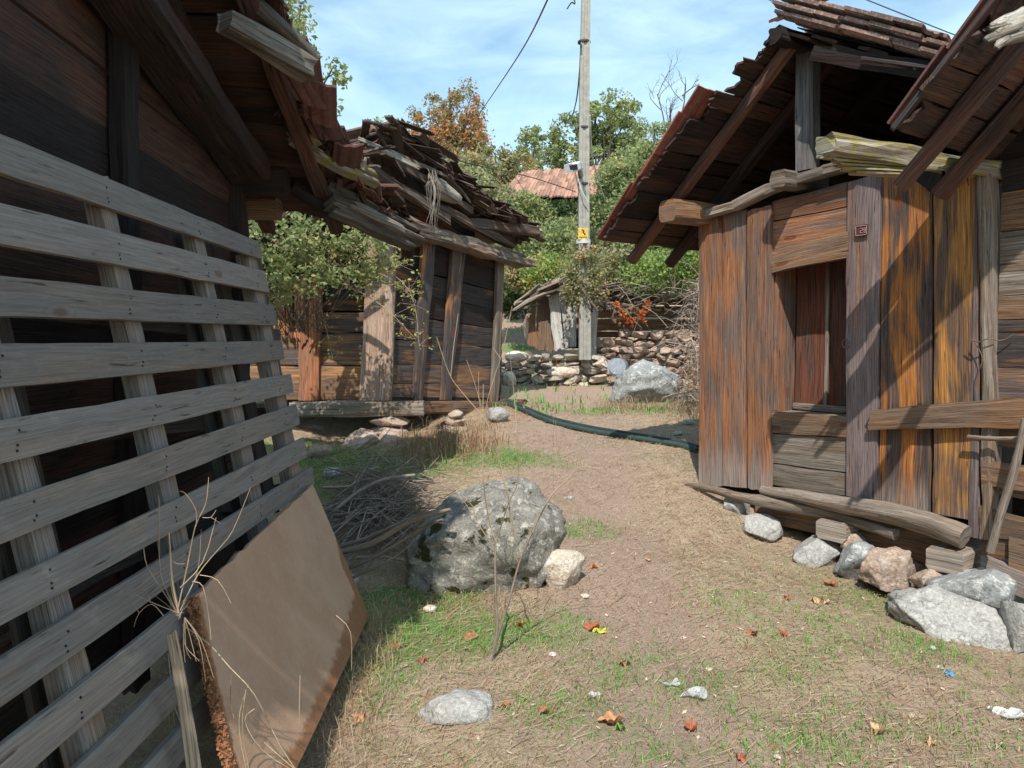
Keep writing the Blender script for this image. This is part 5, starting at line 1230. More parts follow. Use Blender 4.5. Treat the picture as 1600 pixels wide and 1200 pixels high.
# grey blue metal drum lid end lying at the wall foot
dd = dB-.35; c = P(963, 574, dd); mb = MB(); r_ = 14/1200*dd
tube(mb, [c+V((.1, .34, .0)), c+V((.1, .33, 0)), c+V((.01, .03, 0)), c], [r_*.5, r_, r_, r_*1.05], 22); tube(mb, [c+V((0, -.001, 0)), c+V((0, -.012, 0))], r_*.8, 20)
tag(mb.build('metal_drum', plain('blue_grey_metal', (.42, .45, .52), .45, .4), None, origin=c), 'small blue grey drum lying on its side at the foot of the retaining wall', 'drum')

# ------------------------------------------------------------------ collapsed hut with leaning grey boards
dm = dB+.6; mh = thing('collapsed_hut', 'collapsed grey hut with leaning pale boards on the stone wall', 'hut', P(900, 550, dm))
def pb(mb, bl, br, tr, tl, d, th=.03, long='v', dr=0., **k): k.setdefault('n', 8); qboard(mb, P(*bl, d), P(*br, d+dr), P(*tr, d+dr), P(*tl, d), th, long, **k)
W_SILV = wood('silvered_board', (.50, .48, .45), (.34, .29, .24), (.10, .09, .08), (.46, .7), .55)
for bl, br, tr, tl, t in [((866, 546), (882, 545), (873, 458), (856, 456), 1.1), ((882, 545), (893, 543), (888, 462), (873, 460), .9), ((893, 543), (901, 541), (902, 466), (888, 464), 1.)]:
    mb = MB(); pb(mb, bl, br, tr, tl, dm, tint=t, rag=.02, wob=.012); part('leaning_board', mb, W_SILV, mh)
mb = MB(); pb(mb, (922, 560), (932, 562), (937, 464), (926, 463), dm-.1, tint=1., rag=.02, wob=.01); part('leaning_board', mb, W_SILV, mh)
mb = MB()
for i, (bl, br, tr, tl) in enumerate([((835, 545), (866, 548), (856, 456), (838, 452)), ((824, 540), (838, 544), (840, 455), (832, 470))]): pb(mb, bl, br, tr, tl, dm+.12, tint=1.1, wob=.02, rag=.03)
part('wall_board', mb, W_BROWN, mh)
mb = MB()
for i in range(6):
    v = 468+i*10; pb(mb, (900, v+9.4), (1120, v+8.4), (1120, v), (900, v), dm+.4, long='h', tint=[.6, .9, 1.1, 1.0, 1.1, .8][i], wob=.012, dr=-.3)
part('wall_plank', mb, W_BROWN, mh)
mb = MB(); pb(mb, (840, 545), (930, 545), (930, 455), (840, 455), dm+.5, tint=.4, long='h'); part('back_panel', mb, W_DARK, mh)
mb = MB(); rr = random.Random(4)
for k in range(150):
    u = rr.uniform(905, 1130); v = rr.uniform(446, 470); d = dm+rr.uniform(-.25, .9); a = P(u, v-(d-dm)*6, d); L_ = rr.uniform(.25, .8)
    dr_ = V((rr.gauss(.2, .6), rr.gauss(-.5, .5), rr.gauss(-.1, .15))).normalized()
    bar(mb, a, a+dr_*L_, rr.uniform(.03, .09), .02, (V((0, 0, 1))+V((rr.gauss(0, .3), rr.gauss(0, .3), 0))).normalized(), tint=rr.choice([.6, .9, 1.3]), n=4, rag=.03, wob=.01)
for k in range(46):
    u = rr.uniform(802, 862); v = 446+abs(u-850)*.55+rr.uniform(0, 14); d = dm+rr.uniform(-.2, .4); a = P(u, v, d); 
    dr_ = V((rr.gauss(.8, .3), rr.gauss(-.1, .3), rr.gauss(.42, .15))).normalized()
    bar(mb, a, a+dr_*rr.uniform(.2, .45), rr.uniform(.04, .09), .03, (V((0, 0, 1))+V((rr.gauss(0, .3), rr.gauss(0, .3), 0))).normalized(), tint=rr.choice([.8, 1.1, 1.5]), n=4, rag=.02, wob=.01)
part('roof_debris', mb, W_GREY, mh)

# ------------------------------------------------------------------ far house with red tiled roof
fh = P(900, 360, 19.6); farh = thing('tiled_house', 'far house with faded red tile roof half hidden by ivy and trees', 'house', fh)
def fq(mb, pts, th=.2, **k): qboard(mb, *[P(*p) for p in pts], th, 'h', **k)
mb = MB(); r1, r2, e1, e2 = P(812, 277, 21.5), P(1010, 253, 22.5), P(786, 314, 18.6), P(1010, 302, 19.3)
tb = MB(); NXr, NYr = 40, 7
for j in range(NYr):
    for i in range(NXr):
        a, b2 = i/NXr, j/NYr; p = e1.lerp(e2, a).lerp(r1.lerp(r2, a), b2)+V((0, 0, .12*math.sin(a*7+1)*.3+random.uniform(0, .04)))
        ax = (e2-e1).normalized(); al_ = (r1.lerp(r2, a)-e1.lerp(e2, a)).normalized(); tile(tb, p, ax, (al_+V((0, 0, .05))).normalized(), ax.cross(al_), (e2-e1).length/NXr*1.02, (r1-e1).length/NYr*1.25, .04, rt(.35))
fr = part('roof', tb, TILE_FAR, farh)
mb = MB(); fq(mb, [(820, 385, 19.5), (1010, 385, 20.), (1010, 298, 20.), (820, 305, 19.5)], wob=.01, tint=.7); part('wall', mb, W_GREY, farh)
mb = MB(); fq(mb, [(836, 330, 19.38), (858, 330, 19.42), (858, 310, 19.42), (836, 311, 19.38)], th=.05, tint=.35); part('window', mb, W_DARK, farh)
mb = MB(); fq(mb, [(790, 316, 18.8), (1010, 304, 19.5), (1010, 300, 19.5), (790, 311, 18.8)], th=.12, tint=.6); part('eave_board', mb, W_DARK, farh)

# ------------------------------------------------------------------ utility pole
pb_ = G(913, 556); dP = dB+.0; dP = 11.15
CONC = plain('weathered_pale_concrete', (.31, .295, .26), .9, 0, 12, .3, .4)
pole = thing('utility_pole', 'tall pale grey utility pole behind the stone wall', 'pole', P(913, 566, dP))
mb = MB(); q = [P(913.5, 562, dP), P(913.5, 480, dP), P(912, 380, dP), P(912, 260, dP), P(913.5, 100, dP), P(915.5, 0, dP), P(919, -260, dP)]
wpx = [17, 16.5, 15.5, 15, 13.5, 12.5, 11]
# square pole with shallow central groove, like a cast lattice pole
vs = []; F = []; n_ = len(q)
prof = [(-1, -1), (-.35, -1), (-.25, -.86), (.25, -.86), (.35, -1), (1, -1), (1, 1), (-1, 1)]
for p, w_ in zip(q, wpx):
    hw = w_/2/1200*dP*1.12
    for a, b2 in prof: vs.append(V((p.x+a*hw*.95, p.y+b2*hw*.95, p.z)))
K = 8
for i in range(n_-1):
    for k in range(K): F.append((i*K+k, i*K+(k+1) % K, (i+1)*K+(k+1) % K, (i+1)*K+k))
F.append(tuple((n_-1)*K+k for k in range(K))); mb.add(vs, F, [[(0, 0)]*len(f) for f in F], 1.)
part('shaft', mb, CONC, pole)
DK = plain('dark_strap_iron', (.07, .065, .06), .6, .4)
for v, t in ((66, 12), (200, 13), (288, 14)):
    mb = MB(); p = P(912.7, v, dP); tube(mb, [p+V((0, 0, -.012)), p+V((0, 0, .012))], 8.6/1200*dP*1.15, 16); part('strap', mb, DK, pole)
mb = MB(); p = P(911.5, 378, dP); tube(mb, [p+V((0, 0, -.03)), p+V((0, 0, .03))], 10/1200*dP*1.15, 16); part('strap', mb, plain('white_strap', (.5, .5, .48), .5), pole)
YEL = plain('yellow_warning_paint', (.62, .42, .07), .6, namt=.4); hwp = .088
def onpole(u, v): return P(u, v, dP-hwp-.012)
mb = MB(); qboard(mb, onpole(903.5, 374), onpole(918.5, 374), onpole(918.5, 356), onpole(903.5, 356), .006, 'h', n=3, wob=0, relief=0); sg = part('warning_sign', mb, YEL, pole, label='yellow electrical danger plate')
BLK = plain('black_sign_paint', (.02, .02, .02), .5)
mb = MB()
def onp2(u, v): return P(u, v, dP-hwp-.016)
for a, b2 in (((909, 358.5), (913, 361)), ((913, 361), (910.5, 362.5)), ((910.5, 362.5), (914.5, 366)), ((914.5, 366), (912.6, 366)), ((914.5, 366), (914.3, 364.2))): tube(mb, [onp2(*a), onp2(*b2)], .006, 5)
for k in range(7): tube(mb, [onp2(905.5+k*1.75, 371.5), onp2(906.6+k*1.75, 369.3+.6*(k % 2))], .0035, 4)
mb.build('sign_marking', BLK, sg)
# floodlight on bracket
mb = MB(); a = P(898, 262, dP-.16); beam(mb, P(889, 263, dP-.28), P(903, 259, dP-.10), .16, .12, tint=1., rough=.0); part('floodlight', mb, plain('light_grey_casting', (.55, .55, .56), .5), pole)
mb = MB(); qboard(mb, P(892, 266, dP-.36), P(903, 265, dP-.30), P(902, 257, dP-.36), P(890, 259, dP-.42), .02, 'h', n=2, wob=0, relief=0); part('lamp_glass', mb, plain('dark_lamp_glass', (.05, .06, .07), .15, namt=0, bs=0), pole)
mb = MB(); tube(mb, [P(904, 268, dP-.1), P(905, 275, dP-.12), P(908, 278, dP-.1)], .012, 6); part('bracket', mb, DK, pole)
# hand-high inspection knob near the foot
def cable(name, pts, r, mat, label, sag=0.):
    q = smoothpts([P(*p) for p in pts], 6); mb = MB(); tube(mb, q, r, 6); return tag(mb.build(name, mat, None, origin=q[0]), label, 'cable')
BLKC = plain('black_cable_sheath', (.045, .06, .045), .6); WHC = plain('pale_cable_sheath', (.55, .55, .5), .6)
cable('cable', [(750, 176, 27), (775, 140, 22), (818, 74, 15), (858, -6, 11), (900, -110, 9)], .014, BLKC, 'thick dark overhead cable rising from the autumn tree to the top')
cable('cable', [(908, 70, 11.0), (905, 120, 13), (900, 160, 17), (893, 185, 22)], .014, BLKC, 'short dark cable dropping behind the left of the pole')
cable('cable', [(922, 180, 11.0), (925, 240, 11.5), (935, 280, 13), (947, 315, 15), (960, 332, 17)], .010, WHC, 'thin white cable slanting down to the right of the pole')
cable('cable', [(903, 278, 11.0), (909, 298, 10.98), (919, 316, 10.98)], .007, WHC, 'thin white wire crossing the face of the pole under the lamp')
cable('cable', [(680, 240, 10), (740, 257, 11), (810, 272, 12.5), (850, 283, 13.5), (900, 300, 15)], .008, BLKC, 'thin dark cable running right from the low hut roof')
cable('cable', [(1340, -6, 14), (1400, 18, 14), (1480, 50, 14), (1560, 80, 14)], .010, BLKC, 'thin overhead wire above the tall hut ridge, right')
cable('cable', [(1180, -12, 13), (1207, 2, 13), (1240, 14, 13), (1290, 34, 13)], .008, BLKC, 'thin overhead wire touching the ridge tiles of the tall hut')
cable('cable', [(886, 14, 11), (893, 4, 11), (898, 6, 11), (896, -2, 11), (880, -20, 11)], .010, BLKC, 'curled cable end at the top edge left of the pole')
# hose across the path
HM = plain('dark_green_hose', (.035, .06, .052), .6, namt=.3)
hp = [(755, 628), (782, 631), (810, 641), (850, 658), (880, 667), (930, 678), (980, 686), (1030, 694), (1064, 700), (1090, 708)]
for k, (off, r_, lb) in enumerate([(0, .030, 'thick dark green water hose crossing the path, front one'), (-5, .028, 'dark green water hose lying just behind the front hose')]):
    q = []
    for u, v in hp:
        g_ = G(u, v+off*(1 if k else 1)); q.append(g_+V((0, 0, r_*.8)))
    q = smoothpts(q, 5); mb = MB(); tube(mb, q, r_, 10, .03); tag(mb.build('hose', HM if k == 0 else plain('black_hose', (.03, .04, .04), .4), None, origin=q[0]), lb, 'hose')

# ------------------------------------------------------------------ trees and shrubs
def leafquads(cs, r, n, size, squash=1.):
    """n leaves around each clump centre (M x 3), radius r (M)"""
    cs = np.asarray(cs); M = len(cs); r = np.broadcast_to(np.asarray(r, float), (M,)); N_ = M*n
    d = RNG.normal(size=(N_, 3)); d /= np.linalg.norm(d, axis=1)[:, None]
    rad = RNG.uniform(0, 1, N_)**.45
    c = np.repeat(cs, n, 0)+d*(np.repeat(r, n)*rad)[:, None]*np.array([1, 1, squash])
    a = RNG.normal(size=(N_, 3)); a[:, 2] = a[:, 2]*.8-.3; a /= np.linalg.norm(a, axis=1)[:, None]
    b_ = RNG.normal(size=(N_, 3)); b_ -= a*(a*b_).sum(1)[:, None]; b_ /= np.linalg.norm(b_, axis=1)[:, None]
    s = size*RNG.uniform(.55, 1.35, N_)[:, None]
    return np.stack([c-a*s*.5, c-b_*s*.26, c+a*s*.5, c+b_*s*.26], 1), N_
def tree(name, label, cat, base, crown, mat, nclump, nleaf, size, clr, hue=.1, trunk_r=.1, seed=1, gap=.0, bark=None, group=None, limbs=9, trunk=True, huefun=None, hvar=.2):
    """crown: list of (u, v, d, rx, ry, rz) ellipsoids in metres round the picture point"""
    r = np.random.default_rng(seed); t = thing(name, label, cat, base, group); cs = []
    tot = sum(c[3]*c[5] for c in crown)
    for (u, v, d, rx, ry, rz) in crown:
        c = P(u, v, d); m = max(3, int(nclump*rx*rz/tot))
        for _ in range(m):
            q = r.normal(size=3); q /= np.linalg.norm(q); q *= r.uniform(.35, 1)**.5
            cs.append((c.x+q[0]*rx, c.y+q[1]*ry, c.z+q[2]*rz))
    cs = np.array(cs); rr = clr*r.uniform(.5, 1.35, len(cs))
    q, n_ = leafquads(cs, rr, nleaf, size, .8)
    per = np.repeat(r.uniform(-.3, .3, len(cs)), nleaf); tint = np.clip(.45+per+RNG.uniform(-.35, .35, n_), 0, 1)
    hu = np.clip(hue+np.repeat(r.normal(0, hvar, len(cs)), nleaf)+RNG.normal(0, .1, n_), 0, 1)
    fast('crown', q, tint, mat, parent=t, hue=hu)
    mb = MB(); b0 = V(base); top = V(cs.mean(0))
    if trunk:
        kn = [b0+V((0, 0, -.2)), b0.lerp(top, .35)+V((r.normal(0, .1), r.normal(0, .1), 0)), b0.lerp(top, .75)+V((r.normal(0, .15), 0, 0)), V((top.x, top.y, cs[:, 2].max()-.3*clr))]
        kq = smoothpts(kn, 5); tube(mb, kq, [trunk_r*(1-.85*i/len(kq)) for i in range(len(kq))], 8, .1)
    sel = r.choice(len(cs), min(limbs, len(cs)), replace=False)
    for k in sel:
        e = V(cs[k]); f = r.uniform(.25, .8); s_ = (kq[int(f*(len(kq)-1))] if trunk else b0+V((r.normal(0, .15), r.normal(0, .15), 0)))
        mid = s_.lerp(e, .5)+V((r.normal(0, .15), r.normal(0, .15), r.uniform(0, .3)))*min(1, clr*2)
        qq = smoothpts([s_, mid, e], 4); tube(mb, qq, [trunk_r*.38*(1-.85*i/len(qq)) for i in range(len(qq))], 5, .1)
    part('trunk' if trunk else 'branches', mb, bark or W_BARK, t); return t
def gb(u, d): x = (u-800)/1200*d; return V((x, d, H(x, d)))
# far trees on the hill
tree('autumn_tree', 'tall autumn tree with orange brown leaves behind the low hut roof', 'tree', gb(705, 29), [(678, 192, 29, .85, .9, .95), (722, 182, 29, .75, .9, 1.2), (700, 232, 29, 1.5, 1.2, .9), (735, 222, 29, .6, .8, .8), (690, 265, 29, 1.6, 1.2, .8)], LF_AUTUMN, 200, 75, .13, .34, .45, .14, 3, limbs=30, hvar=.12)
tree('grey_tree', 'small muted olive tree at the foot of the autumn tree', 'tree', gb(705, 24), [(700, 275, 24, 1.2, 1, .7), (735, 270, 24, .8, .8, .6)], LF_OLIVE, 90, 70, .12, .3, .3, .1, 4, limbs=20)
tree('tree', 'round olive tree with an orange tinge left of the red tiled roof', 'tree', gb(775, 27), [(765, 270, 27, 1.1, 1, .8), (800, 262, 27, .8, 1, .7), (750, 300, 27, 1.1, 1, .7), (795, 300, 26, .9, .9, .6)], LF_OLIVE, 140, 80, .13, .32, .42, .12, 5, limbs=20, hvar=.1)
tree('tree', 'slim green tree between the olive tree and the pole', 'tree', gb(830, 30), [(832, 235, 30, .55, .7, 1.0), (825, 275, 30, .7, .7, .5)], LF_GREEN, 60, 70, .13, .3, .15, .08, 6, limbs=14)
tree('tree', 'tall airy green tree directly behind the utility pole', 'tree', gb(935, 24), [(945, 190, 24, .95, 1, .85), (900, 215, 24, 1.0, 1, .6), (975, 205, 24, .8, 1, .7), (925, 250, 24, 1.4, 1.1, .6), (862, 232, 24, .45, .7, .5), (975, 165, 24, .4, .5, .35), (940, 160, 24, .35, .4, .3), (985, 240, 24, .8, .8, .5)], LF_GREEN, 210, 62, .12, .27, .08, .12, 7, limbs=34)
tree('tree', 'light green tree left of the tall hut roof under the bare branches', 'tree', gb(1030, 19), [(1035, 225, 19, .7, .8, .45), (1010, 262, 19, .9, .9, .6), (1045, 290, 18, .7, .8, .6), (985, 290, 19, .6, .8, .5)], LF_GREEN, 150, 75, .10, .26, .15, .1, 8, limbs=20)
# leafy tree behind the barn
tree('tree', 'broad leaved tree showing beside the barn roof at upper left', 'tree', gb(420, 9.), [(452, 15, 9., .42, .5, .45), (470, 60, 9., .28, .4, .25), (430, 60, 9.4, .5, .5, .6), (512, 135, 8.8, .22, .25, .20), (528, 112, 8.8, .10, .12, .10), (505, 165, 8.8, .16, .2, .10), (480, 100, 9., .2, .25, .2), (400, 0, 9.5, .6, .6, .6)], LF_GREEN, 90, 26, .075, .17, .2, .07, 9, limbs=30)
tree('shrub', 'few leafy sprigs rising behind the low hut ridge', 'shrub', gb(600, 12), [(594, 196, 12, .14, .2, .08), (620, 196, 12, .10, .2, .08)], LF_GREEN, 12, 14, .07, .12, .2, .03, 10, limbs=6)
# hillside shrubs: (label, u, v, d, rx, rz, mat, hue, leaf)
SH = [('grey green feathery shrub behind the low hut roof', 712, 300, 19, 1.1, .75, LF_OLIVE, .1, .10), ('olive shrub right above the low hut eave', 765, 325, 17.5, .75, .6, LF_OLIVE, .15, .10), ('tall pale grass green shrub below the red tiled roof', 822, 345, 17, .75, .55, LF_GREEN, .35, .09),
      ('dark ivy mass under the eave of the tiled house', 872, 345, 17.6, .62, .40, LF_DARKG, .1, .11), ('yellow green shrub left of the pole, middle height', 868, 388, 15, .65, .5, LF_GREEN, .3, .08), ('green shrub beside the low hut plate end', 812, 392, 14.5, .55, .5, LF_GREEN, .25, .08),
      ('dark shrub in the gap right of the low hut corner', 803, 455, 14.5, .5, .45, LF_DARKG, .1, .08), ('yellow green bush hanging over the collapsed hut boards', 862, 430, 12.9, .5, .34, LF_FRESH, .42, .065), ('rust tinged bush above the collapsed roof', 820, 428, 13.4, .35, .25, LF_OLIVE, .42, .065),
      ('climbing green shrub right of the pole near the sign', 955, 340, 17, .8, .6, LF_GREEN, .2, .09), ('green shrub right of the pole lamp', 985, 300, 17.5, .7, .45, LF_GREEN, .2, .09), ('tall green shrub left of the tall hut eave', 1005, 330, 15, .65, .65, LF_GREEN, .15, .08),
      ('bright green bush against the tall hut corner under the eave', 1062, 412, 9.6, .34, .28, LF_FRESH, .1, .05), ('bright green bush over the retaining wall end', 1020, 425, 11.4, .42, .26, LF_FRESH, .25, .055), ('dull olive bush behind the danger sign', 935, 395, 13.5, .55, .4, LF_OLIVE, .2, .07),
      ('grey green bush above the dark plank wall', 975, 420, 12.6, .5, .3, LF_OLIVE, .3, .065), ('green bush on the slope beside the tall hut eave', 1010, 375, 13, .55, .45, LF_GREEN, .25, .07), ('dense green bush behind the eave corner', 1050, 350, 12.5, .5, .5, LF_GREEN, .2, .07),
      ('leafy creeper wound round the pole below the sign', 912, 435, 11.15, .26, .42, LF_OLIVE, .3, .055), ('tall shrub behind the low hut eave', 780, 350, 20, .9, .7, LF_OLIVE, .2, .1), ('dark green shrub on the hill between roof and low hut', 735, 330, 22, 1.1, .6, LF_DARKG, .3, .11),
      ('olive scrub high on the hill right of the pole', 1000, 268, 26, 1.2, .6, LF_OLIVE, .2, .12), ('dark scrub behind the tall hut', 1075, 300, 22, 1.1, .9, LF_DARKG, .2, .11), ('green shrub hiding the right end of the tiled roof', 975, 278, 16.5, .62, .38, LF_GREEN, .25, .09), ('green scrub below the far roof', 900, 365, 17, .7, .38, LF_GREEN, .3, .1), ('dark green undergrowth behind the grey debris roof', 840, 415, 16.5, .9, .6, LF_DARKG, .2, .09), ('dark undergrowth right of the pole foot', 985, 395, 16, 1.2, .7, LF_DARKG, .2, .1)]
for i, (lb, u, v, d, rx, rz, mt, hu, ls) in enumerate(SH):
    c = P(u, v, d); bz = gb(u, d); a_ = rx*rz
    tree('shrub', lb, 'shrub', V((c.x, c.y, max(bz.z, c.z-rz*1.15))), [(u, v, d, rx, rx*.8, rz)], mt, int(55+a_*60), 60, ls, .17+.1*math.sqrt(a_), hu, .04, 40+i, group='shrubs on the hillside', limbs=10, trunk=False, hvar=.13)
# slope to the left, hidden behind the barn and low hut from the path
for i, (lb, x, y, d_) in enumerate([('olive bush behind the low hut, hidden side', -4.6, 12.5, 1.0), ('green bush on the slope left of the low hut', -6.5, 11, 1.1), ('tall green bush uphill of the low hut', -3.4, 15.5, 1.2), ('dark bush beyond the barn end', -7.5, 15, 1.3), ('pale bush high on the left slope', -5.2, 19, 1.4)]):
    z = H(x, y); u_ = 800+x/y*1200; v_ = 545-(z+d_*.6-1.6)/y*1200
    tree('shrub', lb, 'shrub', V((x, y, z)), [(u_, v_, y, d_, d_*.9, d_*.75)], [LF_OLIVE, LF_GREEN, LF_GREEN, LF_DARKG, LF_OLIVE][i], 80, 50, .09, .28, .2, .05, 90+i, group='shrubs on the hillside', limbs=10, trunk=False)
tree('shrub', 'leafy shrub scrambling over the left face of the low hut', 'shrub', V((-1.9, 6.9, 1.75)), [(430, 375, 6.6, .40, .3, .20), (500, 372, 6.8, .32, .3, .17), (560, 380, 6.9, .28, .25, .16), (470, 430, 6.6, .3, .25, .2), (415, 440, 6.5, .2, .2, .3), (590, 420, 7.0, .16, .15, .14), (450, 330, 6.7, .16, .2, .10), (540, 425, 6.9, .24, .2, .14), (405, 520, 6.5, .15, .2, .3)], LF_GREEN, 230, 26, .046, .11, .34, .012, 77, limbs=40, trunk=False, hvar=.14)
mb = MB(); rr = random.Random(8); lq = []
tw = [[(480, 425), (540, 445), (600, 480), (650, 530)], [(500, 360), (570, 400), (640, 455), (655, 540)], [(560, 420), (620, 450), (652, 455)], [(420, 405), (520, 412), (600, 430), (650, 470)], [(600, 380), (640, 400), (600, 430), (560, 470)], [(470, 430), (500, 480), (520, 560)], [(440, 420), (430, 520), (440, 600)]]
for l in tw:
    q = smoothpts([P(u, v, 6.95) for u, v in l], 4); tube(mb, q, [.006*(1-.7*i/len(q)) for i in range(len(q))], 5, .1)
    for p in q[2:]:
        for _ in range(3):
            e = p+V((rr.gauss(0, .07), rr.gauss(0, .06), rr.gauss(0, .06))); tube(mb, [p, e], [.002, .001], 4); lq.append(tuple(e))
tws = thing('bramble', 'thin arching bramble twigs hanging over the low hut corner', 'bramble', P(480, 600, 6.9))
part('twigs', mb, W_TWIG, tws)['kind'] = 'stuff'; q, n_ = leafquads(np.array(lq), .03, 3, .034); fast('leaves', q, RNG.uniform(0, 1, n_), LF_FRESH, parent=tws, hue=RNG.uniform(0, 1, n_))

# bare tree top
bt = thing('bare_tree', 'leafless tree top standing left of the tall hut roof', 'tree', gb(1048, 21)); mb = MB(); rr = random.Random(3)
def grow(p, d_, L_, r_, dep):
    e = p+d_*L_; m_ = (p+e)/2+V((rr.gauss(0, .04), 0, rr.gauss(0, .03)))*L_*2; tube(mb, smoothpts([p, m_, e], 2), [r_, r_*.9, r_*.8, r_*.7, r_*.6], 5)
    if dep == 0: return
    for k in range(rr.choice([2, 3, 3])):
        nd = (d_+V((rr.gauss(0, .55), rr.gauss(0, .4), rr.gauss(.1, .3)))).normalized(); grow(p.lerp(e, rr.uniform(.45, 1)), nd, L_*rr.uniform(.45, .75), r_*.55, dep-1)
for (u0, v0, u1, v1) in ((1042, 215, 1018, 105), (1044, 215, 1048, 140), (1062, 190, 1076, 95), (1050, 240, 1040, 150), (1066, 150, 1090, 130)):
    a, b2 = P(u0, v0, 21), P(u1, v1, 21); grow(a, (b2-a).normalized(), (b2-a).length*.62, .022, 3)
tube(mb, [gb(1048, 21), P(1044, 260, 21), P(1043, 212, 21)], [.06, .04, .03], 7, .1); part('branches', mb, W_BARK, bt)
# grey bare bramble thicket against the tall hut corner
bt = thing('bramble_thicket', 'bare grey bramble thicket between the retaining wall and the tall hut', 'bramble', G(1078, 640)); mb = MB()
dB2 = 9.2
for k in range(330):
    u = rr.uniform(1066, 1116); v = rr.uniform(430, 640)
    d = rr.uniform(8.6, 10.2); a = P(u, v, d); L_ = rr.uniform(.15, .5); dr_ = V((rr.gauss(0, .6), rr.gauss(0, .4), rr.gauss(-.5, .6))).normalized()
    m_ = a+dr_*L_*.5+V((rr.gauss(0, .05), 0, .05)); tube(mb, smoothpts([a, m_, a+dr_*L_+V((0, 0, -.06))], 2), [.005, .005, .004, .003, .002], 4, tint=rr.uniform(.6, 1.6))
for k in range(26):
    a = P(rr.uniform(950, 1050), rr.uniform(440, 495), rr.uniform(10.8, 11.6)); dr_ = V((rr.gauss(.5, .6), rr.gauss(0, .3), rr.gauss(-.1, .5))).normalized(); tube(mb, smoothpts([a, a+dr_*.25+V((0, 0, .05)), a+dr_*rr.uniform(.3, .6)], 2), .004, 4, tint=rr.uniform(.8, 1.5))
part('twigs', mb, W_STICK, bt)['kind'] = 'stuff'
cs = np.array([P(rr.uniform(1070, 1110), rr.uniform(540, 640), rr.uniform(8.7, 10)) for _ in range(60)]); q, n_ = leafquads(cs, .12, 20, .035)
fast('dry_leaves', q, RNG.uniform(0, 1, n_), LF_STRAW, parent=bt, hue=RNG.uniform(0, 1, n_))
cs = np.array([P(u+rr.uniform(-3, 3), v+rr.uniform(-3, 3), 11.2) for u, v in [(962, 474), (968, 482), (975, 490), (982, 498), (988, 504), (1012, 474), (1010, 482), (1006, 490), (1003, 497)]*2]); q, n_ = leafquads(cs, .06, 14, .06)
o = fast('rusty_fern', q, RNG.uniform(0, 1, n_), LF_RUST, origin=cs[0], hue=RNG.uniform(0, .4, n_)); tag(o, 'rust orange dry fern sprays above the retaining wall', 'fern')
# undergrowth over wall foot
# ------------------------------------------------------------------ fallen leaves and rubbish
def crumple(name, label, cat, p, r_, mat, seed, lobes=5, amp=.35, up=.012, asp=1., group=None, rz=0.):
    rr = random.Random(seed); n_ = 40; vs = [(0, 0, up*.6)]; F = []
    for ring, f in ((0, .5), (1, 1.)):
        for k in range(n_):
            a = 2*PI*k/n_; rad = r_*f*(1-amp*(.5+.5*math.cos(a*lobes))*f)*(1+.15*noise.noise(V((a*2, seed, ring))))
            z = up*(1+1.6*noise.noise(V((math.cos(a)*1.6, math.sin(a)*1.6, seed+ring*.6)))*f*2) + r_*.22*f*f*(1+noise.noise(V((a, seed*2, 3))))
            vs.append((rad*math.cos(a)*asp, rad*math.sin(a), max(.002, z)))
    for k in range(n_):
        k2 = (k+1) % n_; F.append((0, 1+k, 1+k2)); F.append((1+k, 1+n_+k, 1+n_+k2, 1+k2))
    ca_, sa_ = math.cos(rz), math.sin(rz); vs = [(x*ca_-y*sa_, x*sa_+y*ca_, z) for x, y, z in vs]
    me = bpy.data.meshes.new(name); me.from_pydata(vs, [], F); me.polygons.foreach_set('use_smooth', [True]*len(F)); me.materials.append(mat)
    a = me.attributes.new('tint', 'FLOAT', 'FACE'); a.data.foreach_set('value', np.full(len(F), .6, 'f'))
    o = bpy.data.objects.new(name, me); C.objects.link(o); o.location = p; return tag(o, label, cat, group)
LR = plain('red_fallen_leaf', (.38, .11, .06), .7, nscale=60); LO = plain('orange_fallen_leaf', (.50, .24, .12), .7, nscale=60); LB_ = plain('brown_fallen_leaf', (.34, .16, .09), .7, nscale=60); LP = plain('pale_fallen_leaf', (.55, .36, .20), .7, nscale=60)
FL = [(925, 983, .042, LR, 'bright red curled leaf with yellow edge on the left side of the path'), (955, 1132, .046, LO, 'large salmon orange leaf at the bottom centre'), (560, 1126, .030, LO, 'star shaped orange leaf at lower left near the panel'), (520, 1082, .038, LB_, 'crumpled brown leaf beside the panel foot'),
      (735, 998, .035, LB_, 'dull red brown leaf in green grass left of the sapling'), (812, 980, .024, LR, 'small red leaf right of the sapling'), (660, 1035, .024, LR, 'red leaf in the grass left of the sapling foot'), (928, 888, .024, LO, 'orange leaf right of the cream angular stone'),
      (1298, 916, .040, LR, 'red leaf in the grass below the lichened foundation stone'), (1276, 941, .036, LP, 'pale tan leaf below the red leaf near the foundation stones'), (1292, 944, .026, LP, 'small pale leaf right of the tan leaf'), (1177, 993, .026, LR, 'small red leaf right of the path centre'),
      (1226, 995, .020, LR, 'tiny red leaf further right of the path centre'), (1080, 1143, .024, LR, 'small dark red leaf at the bottom of the path'), (1158, 1188, .020, LR, 'small red leaf at the bottom edge'), (975, 1040, .028, LB_, 'brown pink leaf left of the clear film'), (789, 1106, .026, LB_, 'brown leaf right of the half buried stone'),
      (1372, 1146, .030, LP, 'curled beige leaf at lower right'), (1230, 938, .018, LR, 'tiny red leaf left of the pale leaves'), (1455, 1165, .026, LP, 'flat beige leaf at the lower right'), (850, 1115, .024, LB_, 'flat brown leaf between the half buried stone and the orange leaf'), (618, 1015, .022, LB_, 'curled brown leaf beside the green grass at left')]
